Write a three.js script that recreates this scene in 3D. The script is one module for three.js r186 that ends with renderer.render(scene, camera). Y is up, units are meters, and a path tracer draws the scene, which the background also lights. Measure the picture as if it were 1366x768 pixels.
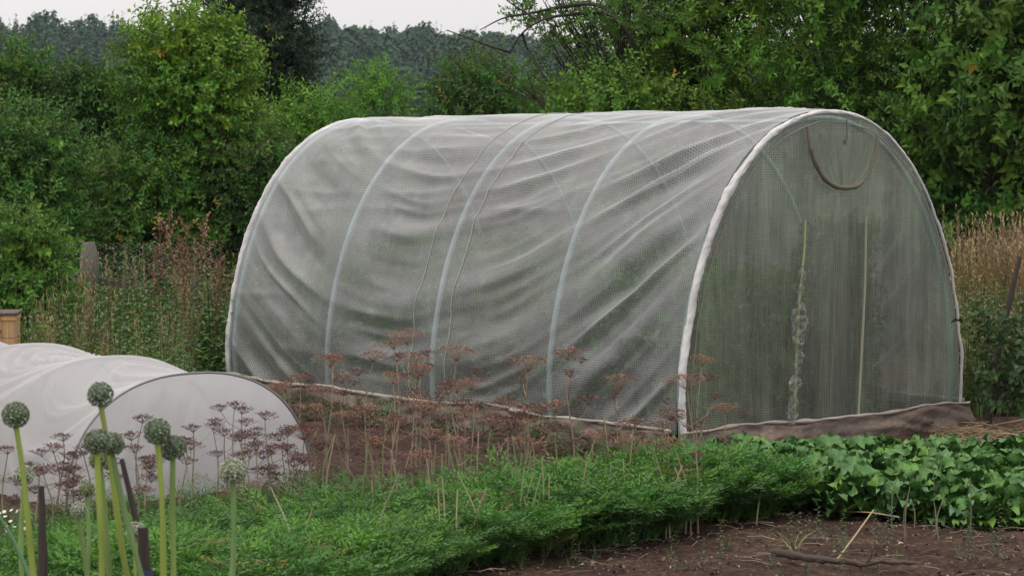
import * as THREE from 'three';

// ---------------------------------------------------------------- camera, sky, sun, exposure
const scene = new THREE.Scene();
const FPX = 3400, EYE = 1.85, HORIZON = 203;                 // focal length in photo pixels, eye height, horizon row
const PITCH = Math.atan((384 - HORIZON) / FPX);
const camera = new THREE.PerspectiveCamera(2 * Math.atan(384 / FPX) * 180 / Math.PI, 1366 / 768, 0.5, 3000);
camera.position.set(0, EYE, 0);
camera.rotation.x = -PITCH;
camera.focus = 16.8;
camera.userData.fStop = 9;

const SKY_W = 512, SKY_H = 256;
{
  const data = new Float32Array(SKY_W * SKY_H * 4);
  for (let j = 0; j < SKY_H; j++) for (let i = 0; i < SKY_W; i++) {
    const el = ((j + 0.5) / SKY_H - 0.5) * Math.PI, az = (i / SKY_W) * 2 * Math.PI;
    const up = Math.max(0, Math.sin(el));
    const n = 0.5 + 0.22 * Math.sin(az * 3 + 5 * up) * Math.sin(el * 23 + Math.sin(az * 2) * 2) + 0.18 * Math.sin(az * 7 - el * 31 + 1.3) + 0.1 * Math.sin(az * 13 + el * 57);
    const L = (0.68 + 1.05 * Math.pow(up, 0.85)) * (0.95 + 0.10 * n);
    const k = (j * SKY_W + i) * 4;
    data[k] = L * 1.01; data[k + 1] = L * 0.975; data[k + 2] = L * (0.97 + 0.03 * up); data[k + 3] = 1;
  }
  const sky = new THREE.DataTexture(data, SKY_W, SKY_H, THREE.RGBAFormat, THREE.FloatType);
  sky.mapping = THREE.EquirectangularReflectionMapping;
  sky.magFilter = THREE.LinearFilter; sky.minFilter = THREE.LinearFilter; sky.wrapS = THREE.RepeatWrapping;
  sky.needsUpdate = true;
  scene.background = sky; scene.environment = sky;
}
const sun = new THREE.DirectionalLight(0xfff3e6, 1.4);
sun.position.set(-7, 28, -10);
sun.target.position.set(0, 0, -16);
sun.castShadow = true; sun.shadow.radius = 40;
sun.shadow.mapSize.set(2048, 2048);
Object.assign(sun.shadow.camera, { left: -22, right: 22, top: 22, bottom: -22, near: 1, far: 90 });
scene.add(sun, sun.target);

const renderer = new THREE.WebGLRenderer({ antialias: true });
renderer.toneMapping = THREE.LinearToneMapping;
renderer.toneMappingExposure = 1.15;
renderer.shadowMap.enabled = true;

scene.fog = new THREE.FogExp2(0xbcd0d8, 0.0001);

// ---------------------------------------------------------------- helpers
function rng(seed) { let a = seed >>> 0; return () => { a = (a + 0x6D2B79F5) | 0; let t = Math.imul(a ^ (a >>> 15), 1 | a); t = (t + Math.imul(t ^ (t >>> 7), 61 | t)) ^ t; return ((t ^ (t >>> 14)) >>> 0) / 4294967296; }; }
function hash(i, j, k) { let h = Math.imul(i, 374761393) ^ Math.imul(j, 668265263) ^ Math.imul(k, 2147483647 ^ 0x5bd1e995); h = Math.imul(h ^ (h >>> 13), 1274126177); return ((h ^ (h >>> 16)) >>> 0) / 4294967296; }
const sm = (t) => t * t * (3 - 2 * t);
const clamp = (v, a = 0, b = 1) => Math.min(b, Math.max(a, v));
const step = (a, b, v) => sm(clamp((v - a) / (b - a)));
const mix = (a, b, t) => a + (b - a) * t;
function noise(x, y, z = 0) {
  const i = Math.floor(x), j = Math.floor(y), k = Math.floor(z), u = sm(x - i), v = sm(y - j), w = sm(z - k);
  const p = (a) => mix(mix(hash(i, j, k + a), hash(i + 1, j, k + a), u), mix(hash(i, j + 1, k + a), hash(i + 1, j + 1, k + a), u), v);
  return mix(p(0), p(1), w);
}
function fbm(x, y, z = 0, o = 4) { let s = 0, a = 0.5, t = 0; for (let i = 0; i < o; i++) { s += a * noise(x, y, z + i * 7.3); t += a; x *= 2.03; y *= 2.03; a *= 0.5; } return s / t; }
const V = (x, y, z) => new THREE.Vector3(x, y, z);
// the place (at horizontal distance d) that stands at a position of the photograph: only used to work out where things are in the garden
function P(px, py, d) {
  const cx = (px - 683) / FPX, cy = -(py - 384) / FPX, c = Math.cos(PITCH), s = Math.sin(PITCH);
  const dy = -s + cy * c, dz = -c - cy * s, k = d / -dz;
  return V(cx * k, EYE + dy * k, -d);
}
const X = (px, d) => (px - 683) / FPX * d;

class GB {                                                   // collects triangles with uv and linear vertex colours
  constructor() { this.p = []; this.t = []; this.c = []; this.i = []; this.col = [1, 1, 1]; }
  v(x, y, z, u = 0, w = 0) { this.p.push(x, y, z); this.t.push(u, w); this.c.push(...this.col); return this.p.length / 3 - 1; }
  f(a, b, c) { this.i.push(a, b, c); }
  q(a, b, c, d) { this.i.push(a, b, c, a, c, d); }
  tube(pts, radii, sides = 6, cap = true) {
    const n = pts.length, R = (k) => (Array.isArray(radii) ? (radii.length === 2 ? mix(radii[0], radii[1], k / (n - 1)) : radii[k]) : radii);
    let rows = [], len = 0, prev = null;
    const T = V(), A = V(), B = V();
    for (let k = 0; k < n; k++) {
      T.subVectors(pts[Math.min(n - 1, k + 1)], pts[Math.max(0, k - 1)]).normalize();
      if (!prev) { A.set(Math.abs(T.y) > 0.9 ? 1 : 0, Math.abs(T.y) > 0.9 ? 0 : 1, 0); A.addScaledVector(T, -A.dot(T)).normalize(); }
      else A.copy(prev).addScaledVector(T, -prev.dot(T)).normalize();
      prev = A.clone(); B.crossVectors(T, A);
      if (k) len += pts[k].distanceTo(pts[k - 1]);
      const row = [];
      for (let m = 0; m <= sides; m++) { const a = m / sides * 2 * Math.PI, r = R(k); row.push(this.v(pts[k].x + r * (A.x * Math.cos(a) + B.x * Math.sin(a)), pts[k].y + r * (A.y * Math.cos(a) + B.y * Math.sin(a)), pts[k].z + r * (A.z * Math.cos(a) + B.z * Math.sin(a)), m / sides * 6.28 * r, len)); }
      rows.push(row);
    }
    for (let k = 0; k < n - 1; k++) for (let m = 0; m < sides; m++) this.q(rows[k][m], rows[k][m + 1], rows[k + 1][m + 1], rows[k + 1][m]);
    if (cap) for (const [row, e, s] of [[rows[0], 0, 1], [rows[n - 1], n - 1, -1]]) {
      const o = this.v(pts[e].x, pts[e].y, pts[e].z); const ring = row.map((q) => this.v(this.p[q * 3], this.p[q * 3 + 1], this.p[q * 3 + 2]));
      for (let m = 0; m < sides; m++) s > 0 ? this.f(o, ring[m + 1], ring[m]) : this.f(o, ring[m], ring[m + 1]);
    }
    return this;
  }
  leaf(b, dir, up, len, wid, droop = 0.15, fold = 0.25) {     // four triangles folded along the midrib
    const s = V().crossVectors(dir, up).normalize(), n = V().crossVectors(s, dir).normalize();
    const pt = (l, w, h) => { const x = b.clone().addScaledVector(dir, l * len).addScaledVector(s, w * wid).addScaledVector(n, h * len - droop * len * l * l); return this.v(x.x, x.y, x.z, w, l); };
    const a = pt(0, 0, 0), L = pt(0.45, -0.5, fold * wid / len), R = pt(0.45, 0.5, fold * wid / len), m = pt(0.5, 0, 0), t = pt(1, 0, 0);
    this.f(a, m, L); this.f(a, R, m); this.f(L, m, t); this.f(m, R, t);
  }
  box(cx, cy, cz, sx, sy, sz, M) {
    const g = new THREE.BoxGeometry(sx, sy, sz).translate(cx, cy, cz); if (M) g.applyMatrix4(M);
    const o = this.p.length / 3, p = g.attributes.position, u = g.attributes.uv;
    for (let k = 0; k < p.count; k++) this.v(p.getX(k), p.getY(k), p.getZ(k), u.getX(k) * Math.max(sx, sz), u.getY(k) * Math.max(sy, 0.05));
    for (const k of g.index.array) this.i.push(o + k);
    return this;
  }
  geo() {
    const g = new THREE.BufferGeometry();
    g.setAttribute('position', new THREE.Float32BufferAttribute(this.p, 3));
    g.setAttribute('uv', new THREE.Float32BufferAttribute(this.t, 2));
    g.setAttribute('color', new THREE.Float32BufferAttribute(this.c, 3));
    g.setIndex(this.i); g.computeVertexNormals();
    return g;
  }
}
const taken = {};
function numbered(name) { const n = taken[name] = (taken[name] ?? -1) + 1; return n ? `${name}_${String(n).padStart(3, '0')}` : name; }
function mesh(name, g, mat, parent) {
  const m = new THREE.Mesh(g instanceof GB ? g.geo() : g, mat); m.castShadow = m.receiveShadow = true;
  m.name = parent ? name : numbered(name); (parent || scene).add(m); return m;
}
function tag(o, label, category, group, kind) {
  o.userData.label = label; o.userData.category = category;
  if (group) o.userData.group = group; if (kind) o.userData.kind = kind; return o;
}
function structure(o, label, category) { o.userData.kind = 'structure'; if (label) { o.userData.label = label; o.userData.category = category; } return o; }
function thing(name, label, category, p, turn = 0, group) {
  const o = new THREE.Group(); o.name = numbered(name); o.position.copy(p); o.rotation.y = turn; scene.add(o);
  return tag(o, label, category, group);
}
function copy(src, p, turn, s, label, group) {
  const c = src.clone(); c.name = numbered(src.name.replace(/_\d{3}$/, '')); c.userData = { ...src.userData };
  c.position.copy(p); c.rotation.y = turn; if (s) c.scale.setScalar(s);
  if (label) c.userData.label = label; if (group) c.userData.group = group; scene.add(c); return c;
}
function instanced(name, g, mat, list, parent) {              // list of [Matrix4, [r,g,b]]
  const m = new THREE.InstancedMesh(g, mat, list.length), c = new THREE.Color();
  list.forEach(([M, rgb], k) => { m.setMatrixAt(k, M); m.setColorAt(k, c.setRGB(...rgb)); });
  m.castShadow = m.receiveShadow = true; m.name = parent ? name : numbered(name); m.userData.kind = 'stuff'; (parent || scene).add(m); return m;
}
function texture(w, h, fn, srgb, repeat = [1, 1]) {           // fn(u, v) -> [r, g, b, a] 0..1
  const d = new Uint8Array(w * h * 4);
  for (let j = 0; j < h; j++) for (let i = 0; i < w; i++) { const r = fn((i + 0.5) / w, (j + 0.5) / h, i, j); for (let k = 0; k < 4; k++) d[(j * w + i) * 4 + k] = clamp(r[k] ?? 1) * 255; }
  const t = new THREE.DataTexture(d, w, h); t.wrapS = t.wrapT = THREE.RepeatWrapping; t.magFilter = THREE.LinearFilter; t.minFilter = THREE.LinearMipmapLinearFilter; t.generateMipmaps = true;
  if (srgb) t.colorSpace = THREE.SRGBColorSpace; t.repeat.set(...repeat); t.needsUpdate = true; return t;
}
function tnoise(u, v, f, seed) {                              // noise that tiles over 0..1
  const x = u * f, y = v * f, i = Math.floor(x), j = Math.floor(y), a = sm(x - i), b = sm(y - j), h = (p, q) => hash(((p % f) + f) % f, ((q % f) + f) % f, seed);
  return mix(mix(h(i, j), h(i + 1, j), a), mix(h(i, j + 1), h(i + 1, j + 1), a), b);
}
const tf = (u, v, f, seed, o = 4) => { let s = 0, a = 0.5, t = 0; for (let k = 0; k < o; k++) { s += a * tnoise(u, v, f << k, seed + k); t += a; a *= 0.55; } return s / t; };
const jitter = (c, r, k = 0.2, hue = 0.08) => { const b = 1 + (r() - 0.5) * 2 * k; return [c[0] * b * (1 + (r() - 0.5) * 2 * hue), c[1] * b, c[2] * b * (1 + (r() - 0.5) * 2 * hue)]; };

// ---------------------------------------------------------------- materials
const leafMat = new THREE.MeshPhysicalMaterial({ vertexColors: true, roughness: 0.8, transmission: 0.45, thickness: 0, side: THREE.DoubleSide, specularIntensity: 0.4 });
const herbMat = new THREE.MeshStandardMaterial({ vertexColors: true, roughness: 0.65, side: THREE.DoubleSide });
const waxyMat = new THREE.MeshPhysicalMaterial({ vertexColors: true, roughness: 0.5, side: THREE.DoubleSide, specularIntensity: 0.5 });
const barkTex = texture(128, 256, (u, v) => { const n = tf(u * 1, v * 0.5, 16, 3, 4), f = tf(u, v, 8, 9, 3); const k = 0.5 + 0.5 * n * f * 2; return [k, k * 0.97, k * 0.93]; }, false, [8, 2]);
const barkMat = new THREE.MeshStandardMaterial({ vertexColors: true, map: barkTex, bumpMap: barkTex, bumpScale: 0.01, roughness: 0.95 });
const stemMat = new THREE.MeshStandardMaterial({ vertexColors: true, roughness: 0.8, side: THREE.DoubleSide });
const woodTex = texture(256, 256, (u, v) => { const g = tf(u, v * 0.125, 32, 21, 3), s = tf(u, v, 6, 33, 4); const k = 0.55 + 0.5 * g - 0.25 * s; return [k, k * 0.98, k * 0.95]; }, false, [6, 1]);
const woodMat = new THREE.MeshStandardMaterial({ vertexColors: true, map: woodTex, bumpMap: woodTex, bumpScale: 0.006, roughness: 0.92 });

// ---------------------------------------------------------------- ground
const soilH = (x, z) => -0.085 * step(14.1, 15.6, -z) + 0.05 * (fbm(x * 1.1, z * 1.1, 1, 3) - 0.5) + 0.045 * (fbm(x * 5, z * 5, 4, 3) - 0.5) + 0.03 * (fbm(x * 16, z * 16, 8, 2) - 0.5);
{
  const tex = texture(512, 512, (u, v) => {
    const a = tf(u, v, 8, 1, 6), b = tf(u, v, 64, 12, 3), c = tf(u, v, 4, 44, 3), k = 0.45 + 0.9 * a * b + 0.25 * (b - 0.5);
    return [k * 0.305 + 0.02 * c, k * 0.245, k * 0.205];
  }, true, [0.8, 0.8]);
  const soil = new THREE.MeshPhysicalMaterial({ map: tex, bumpMap: tex, bumpScale: 0.02, roughness: 1, specularIntensity: 0.2 });
  const g = new GB(), nx = 330, nz = 260, rows = [];
  for (let j = 0; j <= nz; j++) { const z = mix(-9.2, -24, j / nz), row = []; for (let i = 0; i <= nx; i++) { const x = mix(-6.5, 6.5, i / nx), e = Math.min(1, Math.min(i, nx - i, j, nz - j) / 8); row.push(g.v(x, mix(-0.15, soilH(x, z), e), z, x, z)); } rows.push(row); }
  for (let j = 0; j < nz; j++) for (let i = 0; i < nx; i++) g.q(rows[j][i], rows[j][i + 1], rows[j + 1][i + 1], rows[j + 1][i]);
  structure(mesh('garden_soil', g, soil), 'dark brown bare garden soil with clods and litter', 'soil');
  const gt = texture(256, 256, (u, v) => { const a = tf(u, v, 8, 70, 5), b = tf(u, v, 32, 71, 3), k = 0.4 + 0.8 * a * b; return [k * 0.34, k * 0.38, k * 0.22]; }, true, [0.3, 0.3]);
  const far = new GB(), s = [-1600, -300, -60, -20, 20, 60, 300, 1600], t = [30, -9, -30, -60, -150, -290];
  const rr = t.map((z) => s.map((x) => far.v(x, z < -200 ? -8.5 : z < -100 ? -3 : -0.16, z, x, z)));
  for (let j = 0; j < t.length - 1; j++) for (let i = 0; i < s.length - 1; i++) far.q(rr[j][i], rr[j][i + 1], rr[j + 1][i + 1], rr[j + 1][i]);
  structure(mesh('ground', far, new THREE.MeshStandardMaterial({ map: gt, roughness: 1 })), 'grassy ground reaching away behind the garden', 'ground');
}

// ---------------------------------------------------------------- far hill and its forest
const hillH = (x, d) => { const side = step(40, -80, x), ridge = mix(17, 25, side) + 2.5 * (noise(x * 0.02, 3.3) - 0.5) + 1.5 * (noise(x * 0.07, 7.7) - 0.5); return -8.5 + (ridge + 8.5) * step(270, 720, d) - Math.max(0, d - 740) * 0.03; };
{
  const g = new GB(), rows = [];
  for (let j = 0; j <= 30; j++) { const d = mix(286, 1500, (j / 30) ** 1.4), row = []; for (let i = 0; i <= 60; i++) { const x = mix(-1600, 1600, i / 60); row.push(g.v(x, hillH(x, d), -d, x, d)); } rows.push(row); }
  for (let j = 0; j < 30; j++) for (let i = 0; i < 60; i++) g.q(rows[j][i], rows[j][i + 1], rows[j + 1][i + 1], rows[j + 1][i]);
  structure(mesh('hill', g, new THREE.MeshStandardMaterial({ color: new THREE.Color().setRGB(0.03, 0.05, 0.025), roughness: 1 })), 'low wooded hill on the horizon', 'hill');
  const r = rng(5), spruce = new GB(), broad = new GB();
  for (let k = 0; k < 240; k++) {                             // ragged spruce: drooping boughs
    const t = Math.sqrt(r()), y = 1 - t, a = r() * 6.28, R = 0.02 + 0.15 * t, b = V(0, y + 0.03, 0), dir = V(Math.cos(a), -0.35, Math.sin(a)).normalize();
    spruce.col = [0.95 + 0.1 * r(), 0.95 + 0.1 * r(), 0.95 + 0.1 * r()]; spruce.leaf(b, dir, V(0, 1, 0), R * 1.1, 0.03 + 0.03 * r(), 0.2, 0.1);
  }
  spruce.col = [1, 0.8, 0.7]; spruce.tube([V(0, 0, 0), V(0, 0.95, 0)], [0.012, 0.003], 4, false);
  for (let k = 0; k < 330; k++) {
    const a = r() * 6.28, e = Math.asin(mix(-0.5, 1, r())), R = 0.8 + 0.35 * r(), c = V(0.2 * R * Math.cos(a) * Math.cos(e), 0.68 + 0.3 * R * Math.sin(e), 0.2 * R * Math.sin(a) * Math.cos(e));
    broad.col = [0.95 + 0.1 * r(), 0.95 + 0.1 * r(), 0.95 + 0.1 * r()]; broad.leaf(c, V(r() - 0.5, r() - 0.6, r() - 0.5).normalize(), V(Math.cos(a), 0.8, Math.sin(a)), 0.045 + 0.04 * r(), 0.05 + 0.03 * r(), 0.2, 0.2);
  }
  broad.col = [2, 1.9, 1.8]; broad.tube([V(0, 0, 0), V(0, 0.75, 0)], [0.014, 0.006], 4, false);
  const ls = [], lb = [], M = new THREE.Matrix4(), q = new THREE.Quaternion();
  for (let k = 0; k < 8200; k++) {
    const d = mix(310, 760, Math.sqrt(r())), x = mix(-0.46, 0.16, r()) * d, h = mix(9, 17, r() * r()) * (d < 420 ? 0.75 : 1), isS = r() < (x < -70 ? 0.88 : 0.7);
    q.setFromAxisAngle(V(0, 1, 0), r() * 6.28); const w = h * mix(0.75, 1.25, r());
    M.compose(V(x, hillH(x, d) - 0.4, -d), q, V(w, h, w));
    (isS ? ls : lb).push([M.clone(), jitter(isS ? [0.018, 0.044, 0.026] : [0.026, 0.058, 0.026], r, 0.12, 0.08)]);
  }
  const fm = new THREE.MeshStandardMaterial({ vertexColors: true, roughness: 0.95, side: THREE.DoubleSide });
  tag(instanced('spruce_forest', spruce.geo(), fm, ls), 'hazy dark spruces covering the far hill', 'forest', null, 'stuff');
  tag(instanced('birch_forest', broad.geo(), fm, lb), 'hazy rounded broadleaf trees covering the far hill', 'forest', null, 'stuff');
}

// ---------------------------------------------------------------- polytunnel greenhouse
const GH = { hw: 1.375, H: 2.107, L: 5.14, turn: 40 * Math.PI / 180, o: V(2.115, 0, -17.13) };
const arc = (() => {                                          // arc-length table of the hoop's profile, a = 0 at the side towards the garden
  const n = 2.12, N = 400, pts = []; let len = 0; const acc = [0];
  const raw = (f) => { const c = Math.cos(Math.PI * f), s = Math.sin(Math.PI * f); const y = GH.H * Math.abs(s) ** (2 / n); return [-GH.hw * (1 - 0.03 * (Math.max(0, 0.5 - y) / 0.5) ** 2) * Math.sign(c) * Math.abs(c) ** (2 / n), y]; };
  for (let k = 0; k <= N; k++) { const p = raw(k / N); if (k) acc.push(len += Math.hypot(p[0] - pts[k - 1][0], p[1] - pts[k - 1][1])); pts.push(p); }
  const at = (a) => { const s = clamp(a) * len; let lo = 0, hi = N; while (hi - lo > 1) { const m = (lo + hi) >> 1; acc[m] <= s ? lo = m : hi = m; } const t = (s - acc[lo]) / (acc[hi] - acc[lo] || 1); return [mix(pts[lo][0], pts[hi][0], t), mix(pts[lo][1], pts[hi][1], t)]; };
  return { at, len, nor: (a) => { const e = 0.004, p = at(a - e), q = at(a + e), l = Math.hypot(q[0] - p[0], q[1] - p[1]) || 1; return [-(q[1] - p[1]) / l, (q[0] - p[0]) / l]; } };
})();
const weaveMap = texture(64, 64, (u, v) => { const line = (t, w) => { const f = Math.abs(((t * 4) % 1) - 0.5); return step(0.5 - w, 0.5 - w * 0.35, f); }; const k = Math.max(line(u, 0.22), line(v, 0.22)); const s = 0.92 - 0.42 * k; return [s, s, s]; }, false, [1 / 0.064, 1 / 0.064]);
const filmTex = texture(1024, 1024, (u, v) => {
  const a = tf(u, v, 6, 5, 5), b = tf(u, v, 48, 15, 3), c = tf(u, v, 3, 25, 4), st = tf(u, v * 0.25, 64, 35, 2);
  const k = 0.80 + 0.16 * (a - 0.5) + 0.14 * (b - 0.5) + 0.1 * (st - 0.5), br = clamp((c - 0.52) * 3) * clamp((b - 0.35) * 2.2) * 0.35;
  return [k * (1 - 0.35 * br), k * (1 - 0.5 * br), k * (1.0 - 0.62 * br)];
}, true, [0.19, 0.19]);
const filmMat = new THREE.MeshPhysicalMaterial({ color: new THREE.Color().setRGB(0.81, 0.83, 0.85), map: filmTex, transmissionMap: weaveMap, transmission: 1, roughness: 0.58, ior: 2.0, transparent: true, opacity: 0.56, thickness: 0, side: THREE.DoubleSide, specularIntensity: 1, sheen: 0.6, sheenRoughness: 0.5, sheenColor: new THREE.Color(1, 1, 1) });
const endTex = texture(512, 1024, (u, v) => {
  const st = tf(u, v * 0.06, 32, 61, 3), s2 = tf(u, v * 0.12, 128, 62, 2), a = tf(u, v, 5, 63, 5), k = 0.62 + 0.26 * (st - 0.5) + 0.16 * (s2 - 0.5) + 0.2 * (a - 0.5);
  return [k * 0.96, k * 1.02, k * 0.90];
}, true, [0.34, 0.34]);
const endMat = new THREE.MeshPhysicalMaterial({ map: endTex, transmissionMap: weaveMap, transmission: 1, roughness: 0.6, ior: 1.6, transparent: true, opacity: 0.64, thickness: 0, side: THREE.DoubleSide, specularIntensity: 0.8 });
const gh = thing('polytunnel_greenhouse', 'large grey-white net film polytunnel greenhouse with arched hoops behind the beds', 'greenhouse', GH.o, GH.turn);
const BASE = 0.05;                                            // the film ends here, the skirt begins
function coverPoint(s, a, out = 0) {
  const [x, y] = arc.at(a), [nx, ny] = arc.nor(a), t = (a < 0.5 ? a : 1 - a) * arc.len, bay = GH.L / 4;
  const hoop = Math.sin(Math.PI * (s / bay)) ** 2, low = step(0, 0.25, t);
  const f = 1 - ((s - 2.9) / 2.7) ** 2, q = t + 1.25 * f + 0.10 * noise(s * 1.3, t * 2, 3);
  const ridged = (v, p) => Math.pow(1.09 - Math.sqrt((2 * v - 1) ** 2 + 0.008), p);
  const front = step(1.9, 0.1, s), back = step(3.4, 4.9, s), mid = step(2.3, 1.2, t) * 0.55;
  let h = (0.088 * Math.max(front, back * 0.85) + 0.05 * (1 - Math.max(front, back)) + 0.03 * mid) * (ridged(noise(q * 4.4, s * 0.42, 1), 1.6) - 0.35);
  h += 0.018 * (ridged(noise(t * 7 + 0.5 * noise(s * 0.8, t), s * 0.55, 13), 1.5) - 0.35) + 0.026 * (ridged(noise(q * 8.5 + 3, s * 0.7, 5), 1.4) - 0.35) + (0.010 * (noise(q * 20, s * 1.6, 9) - 0.5) + 0.004 * (noise(s * 11, t * 13, 2) - 0.5)) * step(2.6, 2.0, t);
  h *= mix(0.25, 1, hoop) * mix(1, 0.55, step(2.0, 2.7, t)) * step(0, 0.12, Math.min(s, GH.L - s) + 0.03);
  h += -0.04 * hoop * low * mix(1, 0.25, step(1.6, 2.5, t));
  const foot = 0.03 * (1 - low) * (noise(s * 2.2, 8) - 0.2);
  const o = out + h + foot;
  return V(x + nx * o, y + ny * o, -s);
}
{
  const g = new GB(), ns = 320, na = 340, rows = [], a0 = BASE / arc.len * 0.95;
  for (let j = 0; j <= na; j++) { const row = []; for (let i = 0; i <= ns; i++) { const s = i / ns * GH.L, wav = 0.012 * (noise(s * 3, 2) - 0.5), a = mix(a0 + wav, 1 - a0, j / na), p = coverPoint(s, a, 0.026); row.push(g.v(p.x, p.y, p.z, s, a * arc.len)); } rows.push(row); }
  for (let j = 0; j < na; j++) for (let i = 0; i < ns; i++) g.q(rows[j][i], rows[j + 1][i], rows[j + 1][i + 1], rows[j][i + 1]);
  mesh('cover_sheet', g, filmMat, gh).userData.label = 'grey-white woven film stretched in diagonal folds over the hoops';
  // hoops of pale blue-green pipe
  const pipe = new THREE.MeshStandardMaterial({ color: new THREE.Color().setRGB(0.26, 0.37, 0.365), roughness: 0.6 });
  for (let k = 0; k < 5; k++) { const h = new GB(), pts = [], s = clamp(k * GH.L / 4, 0.03, GH.L - 0.03); for (let m = 0; m <= 60; m++) { const [x, y] = arc.at(m / 60), [nx, ny] = arc.nor(m / 60); const w = k ? 0.006 : 0.03; pts.push(V(x - nx * w, y - ny * w - (m === 0 || m === 60 ? 0.2 : 0), -s)); } h.tube(pts, 0.02, 8); mesh('hoop', h, pipe, gh); }
  // cords tied over the second bay
  const cord = new THREE.MeshStandardMaterial({ color: new THREE.Color().setRGB(0.32, 0.33, 0.32), roughness: 0.9 });
  for (const [s0, s1] of [[2.36, 2.36], [2.72, 2.78]]) { const h = new GB(), pts = []; for (let m = 0; m <= 90; m++) { const a = mix(0.03, 0.97, m / 90), p = coverPoint(mix(s0, s1, Math.abs(m / 90 - 0.5) * 2) + 0.012 * noise(m * 0.3, 4), a, 0.031); pts.push(p); } h.tube(pts, 0.003, 5); mesh('cord', h, cord, gh); }
  // ridge and side rails
  for (const a of [0.5]) { const [x, y] = arc.at(a), [nx, ny] = arc.nor(a), h = new GB(); h.tube([V(x - nx * 0.045, y - ny * 0.045, -0.02), V(x - nx * 0.045, y - ny * 0.045, -GH.L + 0.02)], 0.014, 6); mesh('rail', h, pipe, gh); }
}
function endPanel(name, z, dir, seed, label) {
  const g = new GB(), nx = 150, ny = 110, rows = [];
  const top = (x) => GH.H * Math.max(0, 1 - (Math.abs(x) / GH.hw) ** 2.12) ** (1 / 2.12);
  for (let i = 0; i <= nx; i++) {
    const x = -GH.hw * Math.cos(Math.PI * i / nx), h = Math.max(top(x), 0.0), row = [];
    for (let j = 0; j <= ny; j++) {
      const y = mix(Math.min(BASE, h), h, j / ny), in_ = Math.min(1, (h - y) / 0.15) * step(0, 0.25, GH.hw - Math.abs(x));
      const crumple = Math.exp(-(((x + 0.34 + 0.05 * Math.sin(y * 5)) / 0.13) ** 2)) * step(1.5, 0.7, y);
      const diag = Math.pow(1 - Math.abs(2 * noise((x + 1.375) * 2.2 + y * 1.9, y * 0.5, seed + 2) - 1), 2) * step(-0.35, -0.9, x);
      const dz = (0.045 * (noise(x * 2.2, y * 0.5, seed) - 0.5) + 0.018 * (noise(x * 7, y * 0.6, seed + 1) - 0.5) + 0.006 * (noise(x * 24, y * 1.0, seed + 5) - 0.5)) * in_ + (0.035 * crumple * (noise(x * 30, y * 7, seed + 9) - 0.5) + 0.05 * diag * (seed < 20 ? 1 : 0)) * in_;
      row.push(g.v(x * (1 - 0.03 * (Math.max(0, 0.5 - y) / 0.5) ** 2), y, z + dir * dz, x + 3, y));
    }
    rows.push(row);
  }
  for (let i = 0; i < nx; i++) for (let j = 0; j < ny; j++) g.q(rows[i][j], rows[i + 1][j], rows[i + 1][j + 1], rows[i][j + 1]);
  mesh(name, g, endMat, gh).userData.label = label;
}
endPanel('front_panel', 0.02, 1, 11, 'grey-green dusty woven film closing the arched end, streaked downwards');
endPanel('back_panel', -GH.L - 0.02, -1, 31, 'woven film closing the far arched end');
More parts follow.
